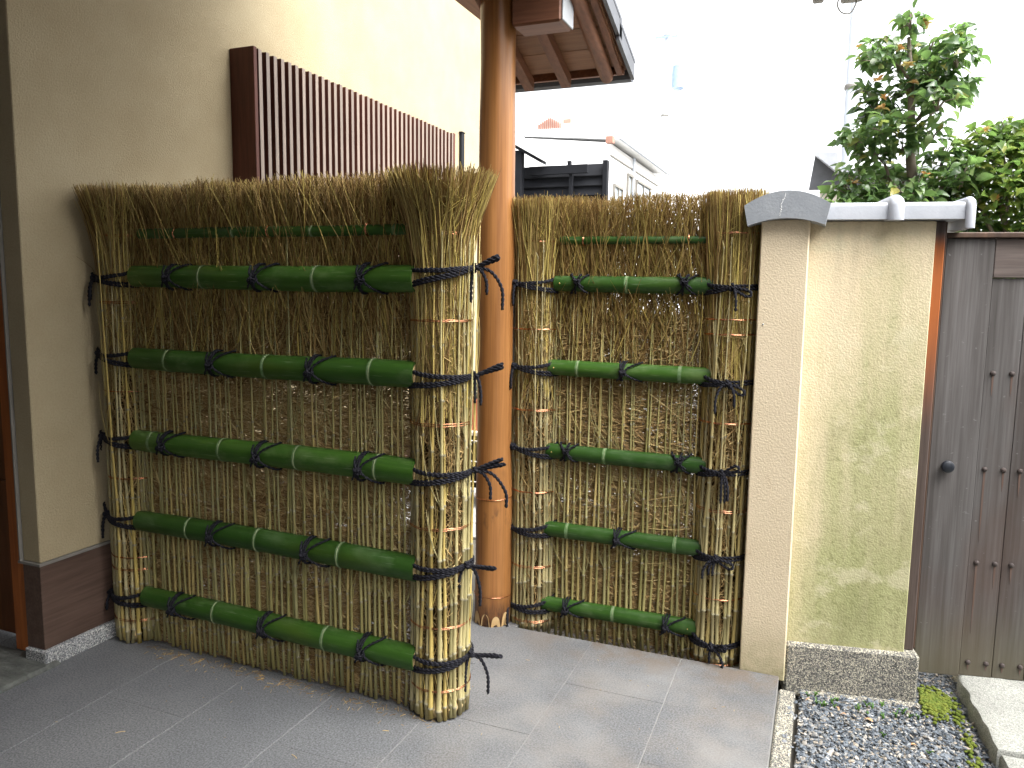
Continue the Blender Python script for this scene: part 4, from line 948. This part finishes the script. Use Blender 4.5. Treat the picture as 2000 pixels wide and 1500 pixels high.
def gp_mat():
    m, t, p = newmat('worn_gate_post', .6, .25)
    n = noise(t, coords(t, (60, 60, 3)), 1., 6, .65); col = ramp(t, n, [(.3, (.05, .035, .03)), (.7, (.105, .08, .07))])
    sx = N(t, 'ShaderNodeSeparateXYZ'); t.links.new(coords(t), sx.inputs[0])
    a = N(t, 'ShaderNodeMapRange', interpolation_type='SMOOTHSTEP'); t.links.new(sx.outputs[2], a.inputs[0]); a.inputs[1].default_value = .85; a.inputs[2].default_value = 1.35
    b = N(t, 'ShaderNodeMapRange', interpolation_type='SMOOTHSTEP'); t.links.new(sx.outputs[2], b.inputs[0]); b.inputs[1].default_value = 1.57; b.inputs[2].default_value = 1.50
    c = N(t, 'ShaderNodeMath', operation='MULTIPLY'); t.links.new(a.outputs[0], c.inputs[0]); t.links.new(b.outputs[0], c.inputs[1])
    d = N(t, 'ShaderNodeMath', operation='MULTIPLY', use_clamp=True); t.links.new(c.outputs[0], d.inputs[0]); t.links.new(ramp(t, n, [(.2, (.6,)*3), (.5, (1,)*3)]), d.inputs[1])
    col = mix(t, d.outputs[0], col, (.34, .10, .025)); t.links.new(col, p.inputs['Base Color']); t.links.new(bump(t, n, .3, .001), p.inputs['Normal']); return m
M['gp'] = gp_mat()
Q(gp, 'post', 'gp', lambda g: g.box(.4005, .434, .040, .15, .1085, 1.60, .003)); Q(gp, 'stop_strip', 'gatepost', lambda g: g.box(.4345, .4455, .062, .15, .1085, 1.60, .002))
Q(gp, 'hinge_plate', 'cut_end', lambda g: (g.box(.4458, .452, .088, .094, .735, .752), g.box(.4458, .452, .088, .094, .692, .715)))

gt = thing('garden_gate', 'grey weathered board gate with rusty studs and a round black knob', 'gate', (-.065, 2.83, 0), R(10.2))
OY = .112
Q(gt, 'stile', 'gate', lambda g: g.box(.4605, .6115, OY, OY+.035, -.002, 1.5485, .002))
Q(gt, 'top_cap', 'gatepost', lambda g: g.box(.455, 1.55, OY-.016, OY+.05, 1.5495, 1.568, .003))
Q(gt, 'top_rail', wood('rail_brown_cedar', (.11, .085, .075), (.19, .155, .14), 'x', .6), lambda g: g.box(.6135, 1.5, OY+.002, OY+.034, 1.418, 1.548, .002))
x = .6135
for k in range(9):
    w_ = (.108, .104, .11, .1, .105)[k % 5]; Q(gt, 'plank', 'gate', lambda g: g.box(x+.001, x+w_-.001, OY+.009+(k % 2)*.0012, OY+.03, .0, 1.4165, .0015)); x += w_
for z in (1.093, .757, .42, .05):
    for k, s_ in enumerate((.641, .700, .752, .81)):
        def std(g): g.lathe([(.0095, 0), (.009, .003), (.006, .006), (.0015, .0075)], 12, (s_, OY+.009, z), 0, 'y'); 
        gg = Geo(); V0 = []; gg.lathe([(.0095, 0), (.0088, .0035), (.006, .0065), (.001, .0080)], 12, axis='z'); vv = gg.V[0]; gg.V[0] = np.column_stack([vv[:, 0]+s_, OY+.009-vv[:, 2], vv[:, 1]+z])
        link('stud', gg.mesh('stud', 'stud', True, True), gt)
        L = random.uniform(.05, .10) if z > .1 else .03
        if k == 0 and z in (.42, .757): L = .26
        Q(gt, 'rust_run', 'rust', lambda g: g.prism([(s_-.003, z-.008), (s_+.004, z-.008), (s_+.0035, z-L*.6), (s_+.001, z-L), (s_-.0015, z-L*.7)], OY+.0081, OY+.0092, 'y'))
gg = Geo(); gg.lathe([(.012, 0), (.012, .010), (.0195, .012), (.0215, .018), (.0205, .026), (.015, .030), (.001, .031)], 24); vv = gg.V[0]; gg.V[0] = np.column_stack([vv[:, 0]+.514, OY-vv[:, 2], vv[:, 1]+.765])
link('knob', gg.mesh('knob', 'iron', 'auto', True), gt)

# ------------------------------------------------------------ camellias
LM = [leafmesh(.070, .039, .22, .5), leafmesh(.078, .041, .35, .25), leafmesh(.060, .035, .15, .8), leafmesh(.074, .037, .4, .9)]
LMY = [leafmesh(.060, .033, .22, .5, 'leaf', 'leaf_y'), leafmesh(.068, .036, .35, .3, 'leaf', 'leaf_y'), leafmesh(.052, .030, .15, .8, 'leaf', 'leaf_y')]
def tree(loc, label, clusters, trunk, branches, nleaf, meshes, mname, seed, flowers):
    rs = random.Random(seed); t = thing('camellia_tree', label, 'tree', loc); L0 = Vector(loc)
    g = Geo()
    for pts, r0, r1 in [trunk]+branches:
        q = resample([np.array(p)-np.array(loc) for p in pts], 12); q[1:-1] += np.random.default_rng(seed).normal(0, .006, (10, 3)); g.tubes(q, np.linspace(r0, r1, 12), 8)
    tips = []
    # twigs towards each cluster
    for (cx, cy, cz, r) in clusters:
        c = np.array([cx, cy, cz])-np.array(loc)
        for k in range(5):
            d = np.array([rs.gauss(0, 1), rs.gauss(0, 1), rs.gauss(0, 1)*.8]); d = d/np.linalg.norm(d)*r*.9
            g.tubes(resample([c-np.array([0, 0, r*.7]), c+d*.3-[0, 0, r*.2], c+d], 5), np.linspace(.005, .0018, 5), 4)
    link('trunk', g.mesh('trunk', 'bark', True), t)
    tot = sum(c[3]**2 for c in clusters); items = []
    for (cx, cy, cz, r) in clusters:
        for k in range(max(3, int(nleaf*r*r/tot))):
            d = np.array([rs.gauss(0, 1), rs.gauss(0, 1), rs.gauss(0, 1)]); d /= np.linalg.norm(d); rad = r*rs.random()**.38*rs.uniform(.85, 1.18)
            pos = np.array([cx, cy, cz])+d*rad*np.array([1, 1, .85])-np.array(loc)
            az = math.atan2(d[1], d[0])-PI/2+rs.gauss(0, .8); pitch = rs.gauss(-.28, .45)
            items.append((pos, az, pitch, rs.gauss(0, .5), rs.uniform(.75, 1.2)))
    rs.shuffle(items); items.sort(key=lambda it: it[0][1]+.25*rs.random())      # nearest ones first
    nv = len(meshes[0].vertices)
    for it in items[:300]:
        o = link('leaf', rs.choice(meshes), t, it[0], (it[2], it[3], it[1])); o.scale = (it[4],)*3
    g = Geo(); me = [(np.array([v.co[:] for v in m_.vertices]), np.array([p.vertices[:] for p in m_.polygons])) for m_ in meshes]
    from mathutils import Euler
    for it in items[300:]:
        V, F = me[rs.randrange(len(me))]; mt = np.array(Euler((it[2], it[3], it[1])).to_matrix()); g.add((V*it[4])@mt.T+it[0], F)
    if items[300:]: link('foliage', g.mesh('foliage', mname, True), t, kind='stuff')
    for (x, y, z) in flowers:
        gg = Geo()
        for k in range(9):
            V, F = me[0]; mt = np.array(Euler((rs.uniform(-.3, 1.2), rs.uniform(-.5, .5), k*2*PI/9+rs.random())).to_matrix()); gg.add((V*.52*rs.uniform(.7, 1.1))@mt.T, F)
        link('flower', gg.mesh('flower', 'petal', True), t, (x-loc[0], y-loc[1], z-loc[2]), label='wilted orange flower')
    return t
Yc = 4.35
def pxz(l): return [(x, Yc+random.uniform(-.16, .16), z, r) for x, z, r in l]
top = pxz([(.20, 2.60, .075), (.30, 2.66, .06), (.15, 2.50, .075), (.27, 2.52, .095), (.40, 2.55, .09), (.50, 2.60, .06), (.50, 2.47, .085), (.42, 2.42, .10), (.53, 2.36, .085), (.33, 2.38, .085), (.14, 2.39, .05), (.17, 2.30, .075),
           (.27, 2.29, .075), (.43, 2.27, .085), (.14, 2.20, .085), (.09, 2.13, .075), (.22, 2.16, .09), (.18, 2.06, .075), (.30, 2.09, .055), (.42, 2.13, .07), (.48, 2.03, .08), (.33, 1.98, .08), (.24, 1.96, .06), (.08, 1.96, .06),
           (.10, 1.86, .11), (.02, 1.80, .085), (.22, 1.82, .12), (.34, 1.82, .12), (.46, 1.86, .12), (.20, 1.68, .13), (.38, 1.66, .13), (.05, 1.66, .10), (.55, 1.72, .12), (.56, 1.93, .09)])
tree((.40, Yc, -.09), 'tall camellia with a tufted crown rising above the mossy wall', top,
     ([(.40, Yc, -.09), (.42, Yc, .8), (.41, Yc, 1.6), (.365, Yc, 1.95), (.335, Yc-.02, 2.2), (.32, Yc, 2.42), (.30, Yc, 2.6)], .040, .008),
     [([(.34, Yc, 2.18), (.42, Yc-.03, 2.27), (.52, Yc, 2.34)], .012, .005), ([(.35, Yc, 2.10), (.40, Yc-.05, 2.2), (.46, Yc, 2.27), (.5, Yc, 2.42)], .010, .004), ([(.40, Yc, 1.75), (.30, Yc-.04, 1.86), (.24, Yc-.05, 1.98), (.14, Yc, 2.12)], .012, .004),
      ([(.32, Yc, 2.40), (.24, Yc-.05, 2.48), (.17, Yc, 2.52)], .008, .003), ([(.41, Yc, 1.7), (.5, Yc-.05, 1.9), (.56, Yc, 1.98)], .014, .005)],
     2500, LM, 'leaf', 5, [(.205, Yc-.11, 2.30), (.26, Yc-.10, 2.52), (.33, Yc-.1, 2.36), (.20, Yc-.12, 2.25), (.09, Yc-.05, 2.56), (.36, Yc-.1, 2.62), (.41, Yc-.14, 1.92), (.17, Yc-.12, 2.38), (.30, Yc-.12, 2.44), (.47, Yc-.16, 1.72), (.10, Yc-.14, 1.90)])
bush = [(x, Yc+random.uniform(-.1, .2), z, r) for x, z, r in [(.66, 2.10, .09), (.76, 2.13, .10), (.88, 2.12, .1), (.62, 1.99, .11), (.74, 2.0, .13), (.87, 1.98, .14), (.62, 1.84, .13), (.76, 1.85, .14), (.9, 1.82, .15), (.66, 1.68, .14), (.80, 1.66, .15), (.95, 1.66, .15), (.72, 1.52, .13), (.86, 1.50, .14), (1.05, 1.9, .16), (1.05, 1.6, .18), (.6, 1.56, .1), (1.02, 2.1, .12)]]
tree((.85, Yc+.05, -.09), 'bushy yellow-green camellia at the right edge above the gate', bush,
     ([(.85, Yc+.05, -.09), (.84, Yc+.05, .8), (.80, Yc, 1.5), (.74, Yc, 1.85)], .035, .010), [([(.82, Yc, 1.4), (.95, Yc, 1.7), (.98, Yc, 2.0)], .014, .005), ([(.80, Yc, 1.5), (.68, Yc-.05, 1.72), (.62, Yc, 1.9)], .012, .004)],
     3300, LMY, 'leaf_y', 9, [(.70, Yc-.16, 1.80), (.80, Yc-.14, 1.62), (.93, Yc-.18, 1.75), (.64, Yc-.1, 2.12)])

# ------------------------------------------------------------ things in the gap between the left fence and the post
ps = thing('plant_shelf', 'narrow wooden shelf glimpsed between the left fence and the post', 'shelf', (-2.1, 4.7, -.085))
P(ps, 'shelf_board', 'old_wood', lambda g: g.box(-2.45, -1.99, 4.55, 4.85, .405, .43, .003))
P(ps, 'shelf_side', 'door_dark', lambda g: (g.box(-2.44, -2.415, 4.56, 4.84, -.085, .404), )); P(ps, 'shelf_side', 'door_dark', lambda g: g.box(-2.04, -2.015, 4.56, 4.84, -.085, .404))
P(ps, 'shelf_back', 'louver', lambda g: g.box(-2.41, -2.045, 4.82, 4.84, -.02, .404))
fp = thing('flower_pot', 'terracotta planter with small green plants seen beside the post', 'plant pot', (-2.12, 4.68, .4305))
P(fp, 'pot', 'clay', lambda g: g.prism([(-2.33, .431), (-2.06, .431), (-2.03, .60), (-2.015, .60), (-2.015, .635), (-2.375, .635), (-2.375, .60), (-2.36, .60)], 4.60, 4.78, 'y'))
def pl(g):
    V, F = leafmesh(.05, .03, .2, .6, None); from mathutils import Euler
    for k in range(160):
        mt = np.array(Euler((random.gauss(.3, .5), random.gauss(0, .4), random.uniform(0, 6.28))).to_matrix()); g.add(V@mt.T+[random.uniform(-2.34, -2.05), 4.69+random.uniform(-.07, .07), random.uniform(.64, .74)], F)
P(fp, 'plant', 'leaf', pl, kind='stuff')
rk = thing('wire_rack', 'white wire rack standing on the ground behind the post', 'rack', (-2.0, 4.0, -.085))
def wires(g):
    for x in np.arange(-2.05, -1.75, .09): g.tubes(np.array([[x, 3.95, -.085], [x, 3.95, .50]]), .004, 5)
    for z in (.02, .26, .38, .50): g.tubes(np.array([[-2.06, 3.95, z], [-1.77, 3.95, z]]), .004, 5); 
P(rk, 'wire_grid', 'white_paint', wires)
P(rk, 'rack_leg', 'white_paint', lambda g: g.tubes(np.array([[-2.06, 3.95, -.085], [-2.06, 4.15, -.085], [-2.06, 4.15, .5], [-2.06, 3.95, .5]]), .005, 5)); P(rk, 'rack_leg', 'white_paint', lambda g: g.tubes(np.array([[-1.77, 3.95, -.085], [-1.77, 4.15, -.085], [-1.77, 4.15, .5], [-1.77, 3.95, .5]]), .005, 5))

# ------------------------------------------------------------ neighbours beyond
lf = thing('louver_fence', 'black horizontal louver fence behind the small brushwood fence', 'fence', (-2.7, 8, -.085))
P(lf, 'louver_post', 'louver', lambda g: g.box(-2.225, -2.175, 7.96, 8.04, -.085, 2.715, .004)); P(lf, 'louver_post', 'louver', lambda g: g.box(-2.585, -2.545, 7.94, 7.985, -.085, 2.60, .003))
P(lf, 'louver_post', 'louver', lambda g: g.box(-4.2, -4.15, 7.96, 8.04, -.085, 2.7, .004))
P(lf, 'top_beam', 'louver', lambda g: g.box(-3.02, -2.37, 7.90, 7.938, 2.585, 2.675, .004)); P(lf, 'latch_knob', 'louver', lambda g: g.box(-2.60, -2.56, 7.92, 7.96, 2.676, 2.72, .004))
for k in range(26):
    z = 2.60-k*.100
    def lv(g): g.prism([(7.985, z-.03), (8.045, z+.095), (8.049, z+.092), (7.990, z-.036)], -4.149, -2.226, 'x')
    P(lf, 'louver_slat', 'louver', lv)
cp = thing('carport', 'dark framed carport with a pale sloping roof edge beside the post', 'carport', (-3.1, 8, -.085))
P(cp, 'post', 'louver', lambda g: g.box(-3.155, -3.06, 7.78, 7.87, -.085, 2.83, .004))
P(cp, 'roof_edge', 'pale_roof', lambda g: g.prism([(-3.9, 3.32), (-2.80, 2.715), (-2.80, 2.775), (-3.9, 3.42)], 7.72, 9.7, 'y')); P(cp, 'roof_beam', 'louver', lambda g: g.prism([(-3.9, 3.285), (-2.82, 2.680), (-2.82, 2.713), (-3.9, 3.318)], 7.75, 7.88, 'y'))

ha = thing('white_house', 'overexposed white house whose eave and windows show right of the louver fence', 'house', (-6, 17, -.1))
P(ha, 'wall', 'white_wall', lambda g: (g.box(-11, -4, 14.75, 19.3, -.1, 4.05), g.prism([(-11, 4.051), (-4, 4.051), (-4, 4.20), (-7.2, 4.54), (-11, 4.15)], 14.75, 19.3, 'y')))
P(ha, 'roof', 'pale_roof', lambda g: g.prism([(-11.4, 4.2), (-7.2, 4.55), (-3.80, 4.25), (-3.80, 4.33), (-7.2, 4.62), (-11.4, 4.28)], 14.752, 19.4, 'y'))
P(ha, 'eave_gutter', 'pole', lambda g: g.tubes(np.array([[-3.77, 14.6, 4.25], [-3.77, 19.5, 4.27]]), .03, 6))
P(ha, 'beam_end', 'red_beam', lambda g: g.box(-3.98, -3.85, 14.40, 14.55, 4.13, 4.25)); P(ha, 'downpipe', 'pole', lambda g: g.tubes(np.array([[-3.95, 16.6, -.1], [-3.95, 16.6, 4.2]]), .03, 6))
P(ha, 'wall_band', 'trim', lambda g: g.box(-4., -3.98, 14.8, 19.3, 3.96, 3.99))
for y0, y1, z0, z1 in ((16.2, 16.75, 3.2, 3.78), (17.0, 18.3, 3.0, 3.76), (15.1, 15.7, 2.9, 3.42)):
    wn = P(ha, 'window', 'trim', lambda g: (g.box(-4.01, -3.95, y0-.05, y0, z0, z1), g.box(-4.01, -3.95, y1, y1+.05, z0, z1), g.box(-4.01, -3.94, y0-.05, y1+.05, z1, z1+.05), g.box(-4.01, -3.94, y0-.05, y1+.05, z0-.05, z0), g.box(-4.01, -3.95, (y0+y1)/2-.025, (y0+y1)/2+.025, z0, z1)))
    o = Geo(); o.box(-4.005+6, -3.98+6, y0-17, y1-17, z0+.1, z1+.1); link('pane', o.mesh('pane', 'glass'), wn)
hb = thing('gabled_house', 'far white house with a slatted vent in its gable, over the carport', 'house', (-7, 22, -.1))
P(hb, 'wall', 'white_wall', lambda g: (g.box(-11, -3.9, 20, 26, -.1, 5.60), g.prism([(-8.9, 5.601), (-5.2, 5.601), (-5.2, 5.615), (-7.05, 6.14), (-8.9, 5.615)], 20.0, 25, 'y')))
P(hb, 'roof', 'pale_roof', lambda g: (g.prism([(-8.9, 5.62), (-7.05, 6.15), (-5.2, 5.62), (-5.2, 5.68), (-7.05, 6.22), (-8.9, 5.68)], 19.9, 26, 'y'), g.box(-11.2, -5.8, 19.85, 20.0, 5.50, 5.53)))
P(hb, 'vent_slat', 'red_beam', lambda g: [g.box(-7.38+i*.055, -7.38+i*.055+.026, 19.93, 19.99, 5.66, 5.66+.12+.16*(1-abs(i-5.5)/5.5)) for i in range(12)])
P(hb, 'beam_end', 'red_beam', lambda g: g.box(-8.15, -7.95, 19.55, 19.6, 5.60, 5.72)); P(hb, 'beam_end', 'red_beam', lambda g: g.box(-6.55, -6.35, 19.55, 19.6, 5.68, 5.78))
sh = thing('tiled_shed', 'small shed with a dark gable and grey tiled roof left of the camellia', 'shed', (0, 7.2, -.1))
P(sh, 'wall', 'old_wood', lambda g: g.box(-.10, .9, 7.2, 9, -.1, 2.22))
P(sh, 'gable', 'kawara', lambda g: g.prism([(-.19, 2.24), (.32, 2.24), (.08, 2.38), (.03, 2.36), (-.155, 2.515)], 7.15, 7.19, 'y'))
P(sh, 'roof', 'cope_tile', lambda g: g.prism([(-.155, 2.515), (.045, 2.345), (.9, 2.345), (.9, 2.38), (.05, 2.38), (.02, 2.52), (-.16, 2.535)], 7.05, 9, 'y'))

def pole(loc, r, h, label, m='pole', bands=(), name='utility_pole', cat='pole'):
    t = thing(name, label, cat, loc); g = Geo(); g.lathe([(r, 0), (r*.85, h)], 16); link('shaft', g.mesh('shaft', m, True), t)
    for z in bands:
        g = Geo(); g.lathe([(r*1.06, z), (r*1.15, z+.01), (r*1.15, z+.04), (r*1.06, z+.05)], 16); link('band', g.mesh('band', 'trim', True), t)
    return t
p1 = pole((-4.42, 22, -.1), .10, 10.5, 'faint white utility pole with a cylindrical transformer, above the small fence', bands=(6.3, 8.4))
g = Geo(); g.lathe([(.10, 0), (.17, .05), (.17, .62), (.10, .68)], 16, (.33, 0, 6.98)); link('transformer', g.mesh('transformer', 'transformer', 'auto', True), p1)
g = Geo()
for z in (5.2, 5.9, 8.35): g.box(-.3, .3, -.14, -.10, z, z+.06)
for k in range(7): g.box(.05+.02*k, .09+.02*k, -.16, -.12, 4.9+k*.17, 5.0+k*.17)
link('crossarm', g.mesh('crossarm', 'transformer'), p1)
for z in (5.26, 5.96):
    for x in (-.25, .25):
        g = Geo(); g.lathe([(.03, 0), (.045, .04), (.03, .08), (.045, .12), (.02, .15)], 10, (x, -.12, z)); link('insulator', g.mesh('insulator', 'transformer', True, True), p1)
pole((.115, 9, -.1), .058, 6, 'white twin pipe pole directly left of the tall camellia', bands=(3.57, ))
pole((-1.64, 15, -.1), .095, 3.86, 'short weathered wooden pole ending just above the small brushwood fence', 'old_wood', name='wooden_pole')
t = thing('street_lamp', 'street lamp underside cut by the top edge, with a hanging cable loop', 'lamp', (0, 5, 3.02))
g = Geo(); g.box(-.02, .10, -.05, .05, .0, .04, .01); link('lamp_housing', g.mesh('lamp_housing', 'trim'), t); g = Geo(); g.box(-.17, -.11, -.03, .03, .012, .04, .008); link('lamp_bracket', g.mesh('lamp_bracket', 'trim'), t)
g = Geo(); g.tubes(resample([(.06, 0, .01), (.062, 0, -.02), (.035, 0, -.068), (-.01, 0, -.06), (-.035, 0, -.02), (-.03, 0, .02)], 20), .004, 6); link('cable_loop', g.mesh('cable_loop', 'trim', True), t)
g = Geo(); g.tubes(np.array([[-.13, 0, .03], [.1, 0, .06], [3, .2, .3]]), .012, 6); link('lamp_arm', g.mesh('lamp_arm', 'pole', True), t)
for i, (a, b, lb) in enumerate((((-4.42, 22, 8.3), (1.2, 4, 4.2), 'thin overhead wire crossing the white sky towards the top edge'), ((-4.42, 22, 5.9), (-11, 19.8, 5.6), 'slack service wire from the pole to the gabled house'))):
    c = np.array(a); d = np.array(b); P_ = [c+(d-c)*u-[0, 0, .35*4*u*(1-u)] for u in np.linspace(0, 1, 9)]; g = Geo(); g.tubes(resample(P_, 24)-c, .007, 4)
    link('overhead_wire', g.mesh('overhead_wire', 'pole', True), None, a, label=lb, category='wire')
print('tris', sum(len(o.data.polygons) for o in bpy.data.objects if o.type == 'MESH'))
